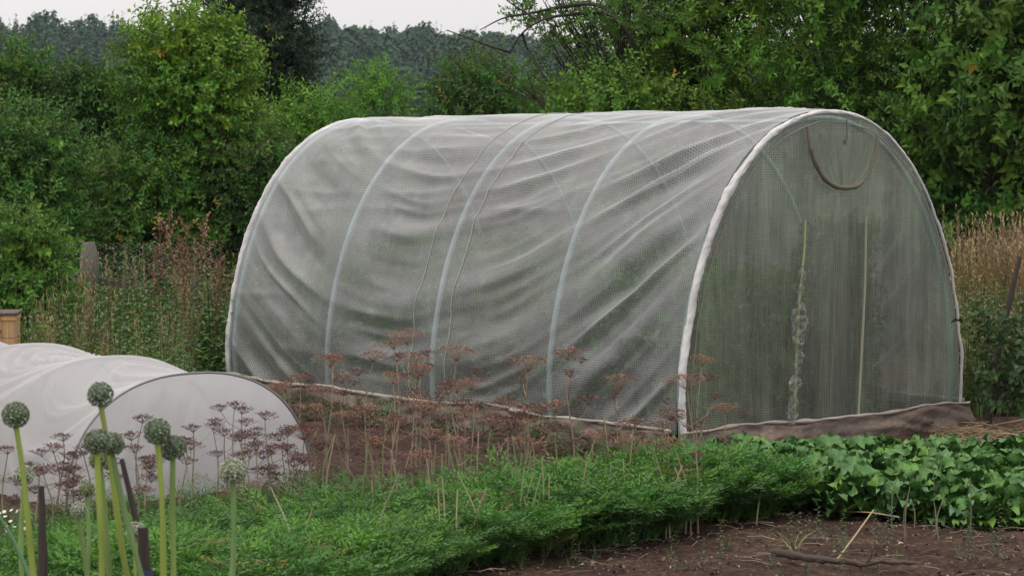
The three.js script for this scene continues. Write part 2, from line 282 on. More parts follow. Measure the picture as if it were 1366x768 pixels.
{
  // rolled white edge round the front hoop
  const rollMat = new THREE.MeshStandardMaterial({ map: filmTex, color: new THREE.Color().setRGB(0.85, 0.85, 0.85), roughness: 0.9 });
  const roll = (z, r0, seed, name) => {
    const g = new GB(), n = 420, m = 16, rows = [];
    for (let k = 0; k <= n; k++) {
      const a = mix(0.005, 0.995, k / n), [x, y] = arc.at(a), [nx, ny] = arc.nor(a), w = mix(1.2, 0.5, step(0.3, 0.6, a)), b = noise(k * 0.09, seed) - 0.5, o = 0.012 + 0.012 * b, row = [];
      for (let j = 0; j <= m; j++) { const th = j / m * 6.2832, R = r0 * w * (1 + 0.28 * b + 0.6 * (noise(k * 0.22 + 2 * Math.sin(th), Math.cos(th) * 1.6 + k * 0.05, seed + 5) - 0.5) + 0.25 * (noise(k * 0.6, Math.cos(th) * 3, seed + 8) - 0.5)); row.push(g.v(x + nx * (o + R * Math.cos(th)), y + ny * (o + R * Math.cos(th)), z + 0.008 * b + R * Math.sin(th), a * 6, th * 0.02)); }
      rows.push(row);
    }
    for (let k = 0; k < n; k++) for (let j = 0; j < m; j++) g.q(rows[k][j], rows[k][j + 1], rows[k + 1][j + 1], rows[k + 1][j]);
    return mesh(name, g, rollMat, gh);
  };
  roll(0.035, 0.020, 4, 'rolled_edge').userData.label = 'wrinkled white rolled film edge round the front hoop';
  roll(-GH.L - 0.03, 0.017, 9, 'rolled_edge');
  // thin cord running inside the roll on the front panel
  const cordMat = new THREE.MeshStandardMaterial({ color: new THREE.Color().setRGB(0.16, 0.15, 0.13), roughness: 0.9 });
  const ed = new GB(), ep = []; for (let k = 0; k <= 120; k++) { const a = mix(0.02, 0.98, k / 120), [x, y] = arc.at(a), [nx, ny] = arc.nor(a), o = -0.045 - 0.014 * noise(k * 0.35, 6); ep.push(V(x + nx * o, y + ny * o, 0.052 + 0.006 * noise(k * 0.5, 2))); }
  ed.tube(ep, 0.005, 5); mesh('cord', ed, cordMat, gh);
  // half-round vent flap outlined by a brown hose
  const flap = new GB(); { const rows = []; for (let j = 0; j <= 16; j++) { const v = j / 16, row = []; for (let i = 0; i <= 20; i++) { const u = i / 20 * 2 - 1, w = 0.325 * Math.sqrt(1 - (1 - v) ** 2 * 0.92); row.push(flap.v(0.098 + u * w, 1.628 + v * 0.35, 0.058 + 0.008 * noise(u * 3, v * 3, 7), u, v)); } rows.push(row); } for (let j = 0; j < 16; j++) for (let i = 0; i < 20; i++) flap.q(rows[j][i], rows[j][i + 1], rows[j + 1][i + 1], rows[j + 1][i]); }
  const flapMesh = mesh('vent_flap', flap, endMat, gh); flapMesh.userData.label = 'half-round flap of doubled film under the arch';
  const hose = new GB(), hp = new THREE.CatmullRomCurve3([V(-0.25, 2.02, 0.06), V(-0.243, 1.9, 0.075), V(-0.2, 1.79, 0.08), V(-0.11, 1.675, 0.085), V(0, 1.622, 0.085), V(0.1, 1.612, 0.085), V(0.21, 1.625, 0.085), V(0.31, 1.69, 0.08), V(0.40, 1.83, 0.075), V(0.44, 1.96, 0.06)]).getPoints(60);
  hose.col = [0.11, 0.095, 0.068]; hose.tube(hp, hp.map((_, k) => k < 8 ? 0.011 : k < 44 ? 0.0165 + 0.002 * Math.sin(k) : 0.009), 8); mesh('vent_hose', hose, stemMat, flapMesh).userData.label = 'brown hose sewn in a half-round round the vent flap';
  const hook = new GB(); hook.col = [0.12, 0.11, 0.1]; hook.tube([V(0.12, 2.07, 0.07), V(0.122, 1.93, 0.07), V(0.11, 1.905, 0.072), V(0.095, 1.915, 0.072), V(0.094, 1.935, 0.072)], 0.006, 5); mesh('hook', hook, stemMat, flapMesh);
  // two thin canes that frame the doorway
  const cane = (name, pts, col, r) => { const g = new GB(); g.col = col; g.tube(new THREE.CatmullRomCurve3(pts).getPoints(24), r, 6); mesh(name, g, stemMat, gh); };
  cane('door_post', [V(-0.26, 1.40, 0.055), V(-0.275, 1.2, 0.06), V(-0.30, 1.02, 0.06), V(-0.33, 0.7, 0.06), V(-0.36, 0.05, 0.06)], [0.25, 0.30, 0.13], [0.007, 0.009]);
  cane('door_post', [V(0.345, 1.42, 0.045), V(0.338, 1.2, 0.05), V(0.325, 0.9, 0.055), V(0.30, 0.5, 0.055), V(0.27, 0.05, 0.055)], [0.26, 0.27, 0.19], [0.007, 0.010]);
  // smoky film door hung behind the end sheet, and the stitched seams that run up to the arch
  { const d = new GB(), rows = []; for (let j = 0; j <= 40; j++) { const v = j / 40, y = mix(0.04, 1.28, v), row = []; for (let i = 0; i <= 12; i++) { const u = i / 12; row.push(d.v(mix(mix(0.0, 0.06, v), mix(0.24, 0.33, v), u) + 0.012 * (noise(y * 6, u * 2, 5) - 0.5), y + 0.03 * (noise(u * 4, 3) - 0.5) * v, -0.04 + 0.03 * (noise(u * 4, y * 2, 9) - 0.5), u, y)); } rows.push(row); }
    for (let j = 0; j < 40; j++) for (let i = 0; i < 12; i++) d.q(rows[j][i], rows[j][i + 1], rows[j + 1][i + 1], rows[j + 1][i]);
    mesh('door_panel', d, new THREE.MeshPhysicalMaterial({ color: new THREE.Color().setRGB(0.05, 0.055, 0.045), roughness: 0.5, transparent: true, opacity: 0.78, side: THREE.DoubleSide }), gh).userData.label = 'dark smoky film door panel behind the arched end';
    for (const [x0, x1, y0, y1] of [[0.345, 0.40, 1.42, 1.96], [-0.26, -0.30, 1.40, 2.0], [0.345, 0.27, 1.42, 0.06], [0.0, 0.06, 0.1, 1.3]]) { const g = new GB(), pts = []; for (let k = 0; k <= 20; k++) { const t = k / 20; pts.push(V(mix(x0, x1, t) + 0.006 * (noise(k * 0.6, x0 * 9) - 0.5), mix(y0, y1, t), 0.048)); } g.col = [0.17, 0.165, 0.14]; g.tube(pts, 0.003, 4); mesh('seam', g, stemMat, gh); } }
  // crumpled clear tape beside the doorway
  const tape = new GB(), rows = []; const tapeMat = new THREE.MeshPhysicalMaterial({ color: 0xd8d8d2, roughness: 0.16, transmission: 0.93, thickness: 0, side: THREE.DoubleSide });
  for (let j = 0; j <= 70; j++) { const y = mix(0.05, 1.1, j / 70), row = [], w = 0.02 + 0.06 * noise(y * 4, 5) * step(1.15, 0.5, y) + 0.025 * noise(y * 20, 7), cx = mix(-0.41, -0.31, j / 70) + 0.04 * (noise(y * 4, 3) - 0.5); for (let i = 0; i <= 8; i++) { const u = i / 8 * 2 - 1; row.push(tape.v(cx + u * w, y, 0.07 + 0.03 * (noise(u * 3 + 20, y * 22, 4) - 0.4) + 0.02 * noise(u * 7, y * 44, 8), u, y)); } rows.push(row); }
  for (let j = 0; j < 70; j++) for (let i = 0; i < 8; i++) tape.q(rows[j][i], rows[j][i + 1], rows[j + 1][i + 1], rows[j + 1][i]);
  const tg = tape.geo().toNonIndexed(); tg.computeVertexNormals(); mesh('tape_strip', tg, tapeMat, gh).userData.label = 'crumpled clear tape hanging beside the doorway';
  // skirts weighed down on the soil
  const skirtTex = texture(256, 256, (u, v) => { const a = tf(u, v, 5, 81, 5), b = tf(u, v, 40, 82, 3), k = 0.55 + 0.5 * (a - 0.5) + 0.25 * (b - 0.5); return [k * 0.68, k * 0.585, k * 0.51]; }, true, [0.8, 2]);
  const skirtMat = new THREE.MeshStandardMaterial({ map: skirtTex, bumpMap: skirtTex, bumpScale: 0.01, roughness: 0.75, side: THREE.DoubleSide });
  const hemMat = new THREE.MeshStandardMaterial({ map: filmTex, color: new THREE.Color().setRGB(0.5, 0.44, 0.38), roughness: 0.8 });
  const skirt = (fn, len, seed, label, h0 = BASE + 0.03) => {
    const g = new GB(), n = Math.round(len * 40), rows = [];
    for (let i = 0; i <= n; i++) { const s = i / n * len, row = []; for (let j = 0; j <= 12; j++) { const v = j / 12, bul = 0.04 * Math.sin(Math.PI * v) + 0.055 * (noise(s * 3, v * 2, seed) - 0.4) + 0.035 * (noise(s * 9, v * 4, seed + 1) - 0.4) + 0.02 * Math.pow(1 - Math.abs(2 * noise(s * 6 + v * 4, v * 3, seed + 2) - 1), 2) + 0.07 * (1 - v) ** 2.4, y = -0.12 + (h0 + 0.12 + 0.04 * (noise(s * 1.6, seed + 4) - 0.5)) * v; const [x, z, nx, nz] = fn(s); row.push(g.v(x + nx * bul, y, z + nz * bul, s, y)); } rows.push(row); }
    for (let i = 0; i < n; i++) for (let j = 0; j < 12; j++) g.q(rows[i][j], rows[i + 1][j], rows[i + 1][j + 1], rows[i][j + 1]);
    mesh('skirt', g, skirtMat, gh).userData.label = label;
    const hem = new GB(), hp = [], hr = []; for (let i = 0; i <= n * 2; i++) { const t = i / n / 2 * len, [x, z, nx, nz] = fn(t), q = 0.022 + 0.014 * noise(t * 5, seed); hp.push(V(x + nx * q, h0 + 0.04 * (noise(t * 1.6, seed + 4) - 0.5) + 0.008 * noise(t * 9, seed + 6), z + nz * q)); hr.push(0.006 + 0.012 * noise(t * 7, seed + 3)); } hem.tube(hp, hr, 8); mesh('hem', hem, hemMat, gh);
  };
  skirt((s) => [-GH.hw - 0.03, -s, -1, 0], GH.L, 1, 'earthy brown film skirt along the long side');
  skirt((s) => [-GH.hw - 0.03 + s, 0.045, 0, 1], GH.hw * 2 + 0.06, 2, 'earthy folded film skirt at the foot of the arched end', BASE + 0.02);
  skirt((s) => [GH.hw + 0.03, -s, 1, 0], GH.L, 4, 'earthy film skirt along the hidden side');
}
const ghToWorld = (x, y, s) => { const c = Math.cos(GH.turn), n = Math.sin(GH.turn); return V(GH.o.x + x * c - s * n, y, GH.o.z - x * n - s * c); };

// ---------------------------------------------------------------- foliage tools
function sprig(seed, { leaves = 9, len = 0.07, wid = 0.036, stem = 0.17, spread = 0.9, droop = 0.25, col = [1, 1, 1] }) {
  const r = rng(seed), g = new GB(); g.col = [0.5, 0.45, 0.4]; g.tube([V(0, 0, 0), V(0.01, stem * 0.55, 0), V(0.0, stem, 0.015)], [0.0035, 0.0012], 3, false);
  for (let k = 0; k < leaves; k++) {
    const t = 0.15 + 0.85 * k / (leaves - 1), a = k * 2.4 + r() * 0.8, e = mix(spread, spread * 0.35, t * t) + (r() - 0.5) * 0.5, d = V(Math.cos(a) * Math.sin(e + 0.35), Math.cos(e + 0.35), Math.sin(a) * Math.sin(e + 0.35)).normalize();
    const b = 0.8 + 0.4 * r(); g.col = [col[0] * b * (0.9 + 0.25 * r()), col[1] * b, col[2] * b * (0.85 + 0.3 * r())];
    g.leaf(V(0, stem * t, 0), d, V((r() - 0.5) * 0.8, 1, (r() - 0.5) * 0.8), len * (0.75 + 0.5 * r()), wid * (0.8 + 0.4 * r()), droop, 0.3);
  }
  return g.geo();
}
const SPRIGS = {
  small: sprig(11, { leaves: 11, len: 0.046, wid: 0.027, stem: 0.2 }),
  apple: sprig(12, { leaves: 11, len: 0.056, wid: 0.032, stem: 0.24 }),
  narrow: sprig(13, { leaves: 13, len: 0.066, wid: 0.02, stem: 0.24, spread: 0.8 }),
  large: sprig(14, { leaves: 9, len: 0.082, wid: 0.048, stem: 0.24, droop: 0.35 }),
};
const qTo = new THREE.Quaternion(), UPV = V(0, 1, 0);
function sprigAt(list, p, dir, s, c) { const M = new THREE.Matrix4(); qTo.setFromUnitVectors(UPV, dir); const sp = new THREE.Quaternion().setFromAxisAngle(UPV, p.x * 91.7 + p.y * 57.3); M.compose(p, qTo.clone().multiply(sp), V(s, s, s)); list.push([M, c]); }
function tree(name, label, cat, group, o) {
  const { px, d, h, w, low = 0.5, clumps = 40, per = 90, kind = 'small', col = [0.05, 0.1, 0.02], col2 = col, seed = 1, rc = [0.2, 0.42], trunk = 0.06, bark = [0.05, 0.042, 0.036], lean = 0, bare = 0, dist = 1, flat = 0.75, size = 1 } = o;
  const r = rng(seed * 977 + 3), x = X(px, d), root = thing(name, label, cat, V(x, -0.05, -d), 0, group), wood = new GB(), list = [];
  wood.col = bark;
  const T = (t) => V(lean * t * t + 0.10 * Math.sin(t * 5 + seed) * t, h * 0.86 * t, 0.08 * Math.sin(t * 4 + seed * 2) * t), tp = []; for (let k = 0; k <= 10; k++) tp.push(T(k / 10));
  wood.tube(tp, [trunk, trunk * 0.12], 7);
  for (let k = 0; k < clumps; k++) {
    const v = (k + r()) / clumps, y = mix(low, h, v ** dist), prof = o.cone ? mix(1, 0.12, v) : Math.sqrt(clamp(1 - ((v - 0.42) / 0.62) ** 2, 0.06)), a = r() * 6.283, rad = w * prof * Math.sqrt(mix(0.08, 1, r()));
    const R = mix(rc[0], rc[1], r()), c = V(rad * Math.cos(a) + lean * v, y - R * 0.3, rad * Math.sin(a) * 0.8), t0 = clamp((y * 0.72 - 0.2 * rad) / (h * 0.86), 0.05, 0.97), s = T(t0);
    const m = s.clone().lerp(c, 0.5).add(V(0, -0.06 * rad + 0.16 * (r() - 0.3), 0)), cv = new THREE.QuadraticBezierCurve3(s, m, c).getPoints(6);
    wood.tube(cv, [trunk * mix(0.42, 0.15, t0), 0.004], 5, false);
    const cc = jitter([mix(col[0], col2[0], r()), mix(col[1], col2[1], r()), mix(col[2], col2[2], r())], r, 0.18, 0.12), isBare = r() < bare;
    for (let b = 0; b < (isBare ? 10 : 4); b++) { const e = c.clone().add(V((r() - 0.5) * 2.4 * R, (r() - 0.4) * 1.8 * R, (r() - 0.5) * 2.4 * R)); wood.tube([cv[4 + (b % 2)], c.clone().lerp(e, 0.4).add(V(0, 0.04, 0)), e], [0.006, 0.002], 3, false); }
    const n = isBare ? per * 0.08 : 1.25 * per * (R / rc[1]) ** 2;
    for (let b = 0; b < n; b++) {
      const th = r() * 6.283, cz = r() * 2 - 1, sz = Math.sqrt(1 - cz * cz), rr = R * Math.cbrt(mix(0.12, 1, r())) * (0.8 + 0.45 * r()), dir = V(sz * Math.cos(th), cz, sz * Math.sin(th));
      const p = c.clone().addScaledVector(V(dir.x, dir.y * flat, dir.z), rr); dir.y = dir.y * 0.7 + 0.15; dir.add(V((r() - 0.5), (r() - 0.5) * 0.8, (r() - 0.5))).normalize();
      if (p.y < 0.05) continue;
      sprigAt(list, p, dir, size * mix(0.75, 1.25, r()), r() < 0.005 ? [0.30, 0.26, 0.03] : jitter(cc, r, 0.22, 0.12));
    }
  }
  mesh('trunk', wood, barkMat, root);
  instanced('crown', SPRIGS[kind], leafMat, list, root);
  return root;
}

// ---------------------------------------------------------------- trees behind the garden
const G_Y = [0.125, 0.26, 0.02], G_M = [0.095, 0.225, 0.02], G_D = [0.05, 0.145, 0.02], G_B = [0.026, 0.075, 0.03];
const LEFT = 'trees and bushes behind the wire fence', RIGHT = 'trees and bushes behind the greenhouse';
// left of the greenhouse
tree('plum_bush', 'grey-green leafy plum bush at the edge of the garden above the tan hive box', 'bush', LEFT, { px: 22, d: 23.5, h: 2.2, w: 0.45, low: 0.35, clumps: 46, per: 85, kind: 'small', col: [0.06, 0.11, 0.035], col2: G_M, seed: 1 });
tree('cherry_tree', 'slim dark cherry tree with a pointed top rising over the plum bush', 'tree', LEFT, { px: 26, d: 25.5, h: 2.88, w: 0.2, low: 0.6, clumps: 46, per: 50, rc: [0.1, 0.24], kind: 'apple', col: G_D, col2: G_M, seed: 2, cone: 1 });
tree('hazel_bush', 'narrow dark green bush with a pointed top between two taller trees', 'bush', LEFT, { px: 112, d: 26, h: 2.75, w: 0.22, low: 0.4, clumps: 46, per: 50, rc: [0.1, 0.24], kind: 'apple', col: G_D, col2: [0.045, 0.095, 0.025], seed: 3, cone: 1 });
tree('apple_tree', 'broad yellow-green apple tree with loose top shoots behind the wire fence', 'tree', LEFT, { px: 258, d: 25.5, h: 3.2, w: 0.62, low: 0.55, clumps: 84, per: 78, rc: [0.14, 0.36], kind: 'apple', col: G_Y, col2: G_M, seed: 4, trunk: 0.07 });
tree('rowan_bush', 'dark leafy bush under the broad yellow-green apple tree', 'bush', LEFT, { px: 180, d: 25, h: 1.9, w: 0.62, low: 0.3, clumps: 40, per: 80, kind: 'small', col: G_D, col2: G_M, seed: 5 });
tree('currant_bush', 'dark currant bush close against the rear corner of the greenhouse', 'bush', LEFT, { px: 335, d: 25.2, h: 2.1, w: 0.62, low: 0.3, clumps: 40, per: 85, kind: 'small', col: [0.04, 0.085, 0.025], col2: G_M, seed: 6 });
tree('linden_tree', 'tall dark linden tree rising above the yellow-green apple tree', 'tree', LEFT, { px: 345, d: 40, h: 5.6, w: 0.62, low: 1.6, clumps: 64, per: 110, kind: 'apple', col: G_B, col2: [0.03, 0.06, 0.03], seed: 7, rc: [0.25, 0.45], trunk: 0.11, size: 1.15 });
tree('willow_bush', 'fresh green willow bush just left of the greenhouse ridge', 'bush', LEFT, { px: 405, d: 29, h: 2.45, w: 0.42, low: 0.4, clumps: 42, per: 80, kind: 'narrow', col: G_M, col2: G_Y, seed: 8 });
tree('birch_sapling', 'small bright green sapling peeping over the greenhouse ridge', 'sapling', LEFT, { px: 505, d: 31, h: 2.85, w: 0.34, low: 0.9, clumps: 26, per: 60, kind: 'small', col: G_Y, col2: G_M, seed: 9, cone: 1 });
tree('elder_bush', 'low leafy bush between the sapling and the willow over the ridge', 'bush', LEFT, { px: 545, d: 30, h: 2.2, w: 0.5, low: 0.7, clumps: 30, per: 75, kind: 'small', col: G_M, col2: [0.045, 0.09, 0.03], seed: 10 });
tree('thicket_bush', 'round green bush filling the gap under the cherry tree', 'bush', LEFT, { px: 75, d: 27.5, h: 2.0, w: 0.8, low: 0.3, clumps: 40, per: 75, kind: 'apple', col: [0.042, 0.13, 0.016], col2: G_M, seed: 11 });
tree('thicket_bush', 'round green bush filling the gap behind the apple trunk', 'bush', LEFT, { px: 240, d: 28.5, h: 2.2, w: 1.0, low: 0.3, clumps: 50, per: 75, kind: 'apple', col: [0.042, 0.13, 0.016], col2: G_M, seed: 12 });
tree('gooseberry_bush', 'fresh green small-leaved bush behind the tan hive box', 'bush', LEFT, { px: 22, d: 20.2, h: 1.38, w: 0.27, low: 0.15, clumps: 26, per: 70, kind: 'small', col: [0.08, 0.18, 0.022], col2: G_M, seed: 31, rc: [0.12, 0.24], trunk: 0.02 });
tree('sloe_bush', 'grey-green sloe bush at the far end of the wire fence', 'bush', LEFT, { px: -150, d: 24, h: 2.5, w: 0.8, low: 0.3, clumps: 40, per: 75, kind: 'small', col: [0.06, 0.12, 0.035], col2: G_M, seed: 41 });
tree('aspen_tree', 'aspen tree standing beyond the far end of the wire fence', 'tree', LEFT, { px: -330, d: 27, h: 4.2, w: 1.0, low: 0.5, clumps: 60, per: 80, kind: 'apple', col: G_M, col2: G_Y, seed: 42 });
tree('plane_tree', 'leafy tree continuing the row past the dry grass', 'tree', RIGHT, { px: 1490, d: 24.5, h: 4.5, w: 1.0, low: 0.4, clumps: 70, per: 75, kind: 'apple', col: G_M, col2: [0.05, 0.14, 0.016], seed: 43 });
// behind and right of the greenhouse
tree('pear_bush', 'dull green bush with a few orange leaves over the middle of the ridge', 'bush', RIGHT, { px: 655, d: 28, h: 2.85, w: 0.72, low: 0.7, clumps: 54, per: 90, kind: 'small', col: [0.055, 0.105, 0.03], col2: G_M, seed: 13 });
const oldApple = tree('old_apple_tree', 'old apple tree with bare arching grey branches and thin leaves', 'tree', RIGHT, { px: 835, d: 26, h: 3.9, w: 1.1, low: 1.9, clumps: 54, per: 56, kind: 'small', col: G_M, col2: [0.085, 0.125, 0.035], seed: 14, bare: 0.42, trunk: 0.085, bark: [0.045, 0.036, 0.032] });
{
  const o = oldApple.position, r = rng(640);
  for (const pts of [[[862, 110], [838, 45], [812, 19], [755, 20], [720, 28], [697, 44], [680, 70]], [[838, 45], [800, 8], [745, 10], [706, 18], [672, 24], [640, 40]], [[697, 44], [702, 62], [716, 84], [728, 110]], [[720, 28], [690, 10], [668, -6]], [[680, 70], [655, 62], [628, 52], [596, 40]]]) {
    const g = new GB(); g.col = [0.045, 0.036, 0.032]; const c = new THREE.CatmullRomCurve3(pts.map(([a, b], k) => P(a, b, 25.6 + 0.15 * Math.sin(k * 2 + a)).sub(o))).getPoints(22);
    g.tube(c, [pts.length > 5 ? 0.026 : 0.013, 0.005], 6, false);
    for (let k = 4; k < 22; k += 2) { const e = c[k].clone().add(V((r() - 0.6) * 0.3, (r() - 0.35) * 0.3, (r() - 0.5) * 0.3)); g.tube([c[k], c[k].clone().lerp(e, 0.5).add(V(0, 0.02, 0)), e], [0.004, 0.0015], 3, false); }
    mesh('bough', g, barkMat, oldApple);
  }
}
tree('lilac_bush', 'bright leafy bush directly behind the ridge under the old apple tree', 'bush', RIGHT, { px: 830, d: 25.2, h: 2.6, w: 0.75, low: 0.8, clumps: 46, per: 85, kind: 'apple', col: G_Y, col2: G_M, seed: 15 });
tree('maple_tree', 'dense mid green maple behind the rib nearest the rolled white edge', 'tree', RIGHT, { px: 960, d: 26.5, h: 4.8, w: 1.15, low: 1.3, clumps: 86, per: 62, rc: [0.14, 0.38], kind: 'apple', col: G_M, col2: G_Y, seed: 16, trunk: 0.09 });
tree('ash_tree', 'leafy ash tree towering behind the arched front end', 'tree', RIGHT, { px: 1090, d: 25.5, h: 4.9, w: 1.05, low: 1.3, clumps: 86, per: 62, rc: [0.14, 0.38], kind: 'narrow', col: G_M, col2: G_Y, seed: 17, trunk: 0.08 });
tree('cherry_tree', 'tall green cherry tree with sky holes beside the arched front end', 'tree', RIGHT, { px: 1215, d: 25, h: 4.7, w: 0.95, low: 1.0, clumps: 80, per: 60, rc: [0.14, 0.38], kind: 'apple', col: [0.075, 0.18, 0.02], col2: G_M, seed: 18, trunk: 0.08 });
tree('walnut_tree', 'dark large-leaved tree at the end of the row over the dry grass', 'tree', RIGHT, { px: 1345, d: 24, h: 4.4, w: 0.85, low: 0.9, clumps: 74, per: 56, rc: [0.14, 0.38], kind: 'large', col: [0.06, 0.16, 0.022], col2: G_M, seed: 19, trunk: 0.1 });
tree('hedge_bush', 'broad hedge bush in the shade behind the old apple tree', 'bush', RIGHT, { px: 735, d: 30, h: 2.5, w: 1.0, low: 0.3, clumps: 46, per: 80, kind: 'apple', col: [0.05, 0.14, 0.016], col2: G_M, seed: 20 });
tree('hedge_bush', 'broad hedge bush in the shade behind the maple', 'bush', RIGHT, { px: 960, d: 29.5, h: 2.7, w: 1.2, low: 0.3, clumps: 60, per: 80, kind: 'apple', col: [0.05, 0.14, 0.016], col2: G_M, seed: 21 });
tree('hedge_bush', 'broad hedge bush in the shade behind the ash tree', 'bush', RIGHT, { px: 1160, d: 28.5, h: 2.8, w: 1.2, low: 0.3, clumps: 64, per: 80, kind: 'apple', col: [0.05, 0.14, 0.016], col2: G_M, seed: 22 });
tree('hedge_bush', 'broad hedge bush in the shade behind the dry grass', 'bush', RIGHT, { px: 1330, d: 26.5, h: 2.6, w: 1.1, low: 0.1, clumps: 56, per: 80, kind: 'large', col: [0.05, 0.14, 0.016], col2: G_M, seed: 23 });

// ---------------------------------------------------------------- undergrowth
function grassTuft(seed, n, h, spread, wid) {
  const r = rng(seed), g = new GB();
  for (let k = 0; k < n; k++) {
    const a = r() * 6.283, b = r() * spread * 0.25, H = h * mix(0.5, 1.1, r()), l = spread * mix(0.3, 1.1, r()), c = Math.cos(a), s = Math.sin(a), tone = 0.75 + 0.5 * r(), w = wid * mix(0.7, 1.2, r()), sx = -s, sz = c; let prev = null; g.col = [tone, tone, tone];
    for (let m = 0; m <= 4; m++) { const t = m / 4, o = b + l * t * t * (0.6 + 0.5 * t), y = H * (t - 0.22 * t * t * t), ww = w * (1 - t * 0.92); const L = g.v(c * o - sx * ww, y, s * o - sz * ww), R = g.v(c * o + sx * ww, y, s * o + sz * ww); if (prev) g.q(prev[0], prev[1], R, L); prev = [L, R]; }
  }
  return g.geo();
}
function seedGrass(seed) {                                     // thin stalks with loose seed heads
  const r = rng(seed), g = new GB();
  for (let k = 0; k < 9; k++) { const a = r() * 6.283, l = 0.12 * r(), h = 0.75 + 0.3 * r(), top = V(Math.cos(a) * l, h, Math.sin(a) * l), b = 0.8 + 0.4 * r(); g.col = [b, b, b * 0.9]; g.tube([V(Math.cos(a) * 0.03, 0, Math.sin(a) * 0.03), V(Math.cos(a) * l * 0.4, h * 0.55, Math.sin(a) * l * 0.4), top], [0.003, 0.0015], 3, false); for (let m = 0; m < 12; m++) { const t = m / 12, p = top.clone().add(V((r() - 0.5) * 0.05 * (1 - t), (t - 0.6) * 0.24, (r() - 0.5) * 0.05 * (1 - t))); g.leaf(p, V(r() - 0.5, 0.8, r() - 0.5).normalize(), V(r() - 0.5, 0, r() - 0.5), 0.03, 0.011, 0, 0); } }
  return g.geo();
}
function weedStem(seed, o) {
  const r = rng(seed), g = new GB(); g.col = [0.9, 0.85, 0.7]; g.tube([V(0, 0, 0), V(0.02, 0.5, 0.01), V(0.0, 1, -0.02)], [0.006, 0.0025], 4, false);
  for (let k = 0; k < o.n; k++) { const t = mix(0.12, 1, k / o.n), a = k * 2.4 + r(), b = 0.75 + 0.5 * r(); g.col = [b * (0.9 + 0.3 * r()), b, b]; g.leaf(V(0, t, 0), V(Math.cos(a), mix(0.6, 0.1, r()), Math.sin(a)).normalize(), V(r() - 0.5, 1, r() - 0.5), o.len * mix(1.2, 0.5, t) * (0.8 + 0.4 * r()), o.wid * mix(1.1, 0.6, t), 0.35, 0.25); }
  return g.geo();
}
{
  const r = rng(77), tuft = grassTuft(1, 22, 0.62, 0.34, 0.0045), seedy = seedGrass(2), weedA = weedStem(3, { n: 22, len: 0.13, wid: 0.05 }), weedB = weedStem(4, { n: 40, len: 0.08, wid: 0.02 });
  const L = { grass: [], seedy: [], a: [], b: [] };
  const put = (key, px, d, s, col, sy = 1) => { const M = new THREE.Matrix4(), q = new THREE.Quaternion().setFromEuler(new THREE.Euler((r() - 0.5) * 0.25, r() * 6.28, (r() - 0.5) * 0.25)); M.compose(V(X(px, d), soilH(X(px, d), -d) - 0.03, -d), q, V(s, s * sy, s)); L[key].push([M, jitter(col, r, 0.3, 0.15)]); };
  const between = (a, b) => mix(a, b, r());
  for (let k = 0; k < 1100; k++) {                             // left wild strip, behind the low tunnel
    const d = between(17.2, 22.8), px = between(-60, 345 - (22 - d) * 10); if (px > 250 && d < 20.3) continue;
    const u = r(), s = mix(0.65, 1.1, r()) * mix(0.8, 1.35, (d - 17) / 6);
    if (u < 0.2) put('grass', px, d, s * 1.0, r() < 0.2 ? [0.2, 0.16, 0.07] : [0.07, 0.125, 0.025]);
    else if (u < 0.27) put('seedy', px, d, s * 0.85, [0.2, 0.16, 0.08]);
    else if (u < 0.72) put('a', px, d, s * 0.8, r() < 0.15 ? [0.12, 0.13, 0.04] : [0.07, 0.17, 0.025]);
    else put('b', px, d, s * 0.78, [0.1, 0.17, 0.03]);
  }
  for (let k = 0; k < 620; k++) {                             // right strip, dry grass over green weeds
    const d = between(18.6, 23), px = between(1272, 1450); const u = r();
    if (d > 21) { if (u < 0.3) put('seedy', px, d, between(1.0, 1.35), [0.22, 0.16, 0.085]); else if (u < 0.5) put('grass', px, d, between(1.4, 2.0), [0.19, 0.15, 0.06]); else put('b', px, d, between(0.8, 1.2), [0.14, 0.19, 0.03]); }
    else if (u < 0.35) put('b', px, d, between(0.65, 1.0), [0.13, 0.16, 0.03]); else if (u < 0.75) put('a', px, d, between(0.55, 0.95), [0.06, 0.11, 0.025]); else put('grass', px, d, between(0.9, 1.4), [0.09, 0.12, 0.03]);
  }
  for (let k = 0; k < 300; k++) { const d = between(22.8, 25), px = between(-60, 360); put(r() < 0.5 ? 'a' : 'grass', px, d, between(0.8, 1.1), [0.035, 0.075, 0.02]); }
  for (let k = 0; k < 260; k++) {                             // low weeds on the soil along the greenhouse
    const s = between(0.1, 5), o = between(0.12, 0.75), p = ghToWorld(-GH.hw - o, 0, s), M = new THREE.Matrix4(); const q = new THREE.Quaternion().setFromEuler(new THREE.Euler((r() - 0.5) * 0.5, r() * 6.28, (r() - 0.5) * 0.5)), sc = between(0.12, 0.27);
    M.compose(V(p.x, soilH(p.x, p.z) - 0.02, p.z), q, V(sc * 1.6, sc, sc * 1.6)); L[r() < 0.7 ? 'a' : 'b'].push([M, jitter(r() < 0.25 ? [0.16, 0.09, 0.06] : [0.05, 0.11, 0.025], r, 0.3, 0.15)]);
  }
  for (let k = 0; k < 120; k++) {                             // little weeds and grass in the soil in front
    const px = between(380, 1366), d = between(11.1, 11.7 + (px - 500) / 900); const sc = between(0.08, 0.2), M = new THREE.Matrix4(), q = new THREE.Quaternion().setFromEuler(new THREE.Euler(0, r() * 6.28, 0)); M.compose(V(X(px, d), soilH(X(px, d), -d) - 0.01, -d), q, V(sc * 1.3, sc, sc * 1.3)); L[r() < 0.6 ? 'a' : 'grass'].push([M, jitter([0.06, 0.12, 0.03], r, 0.3, 0.2)]);
  }
  tag(instanced('wild_grass', tuft, herbMat, L.grass), 'long green and straw coloured grass round the garden', 'grass', null, 'stuff');
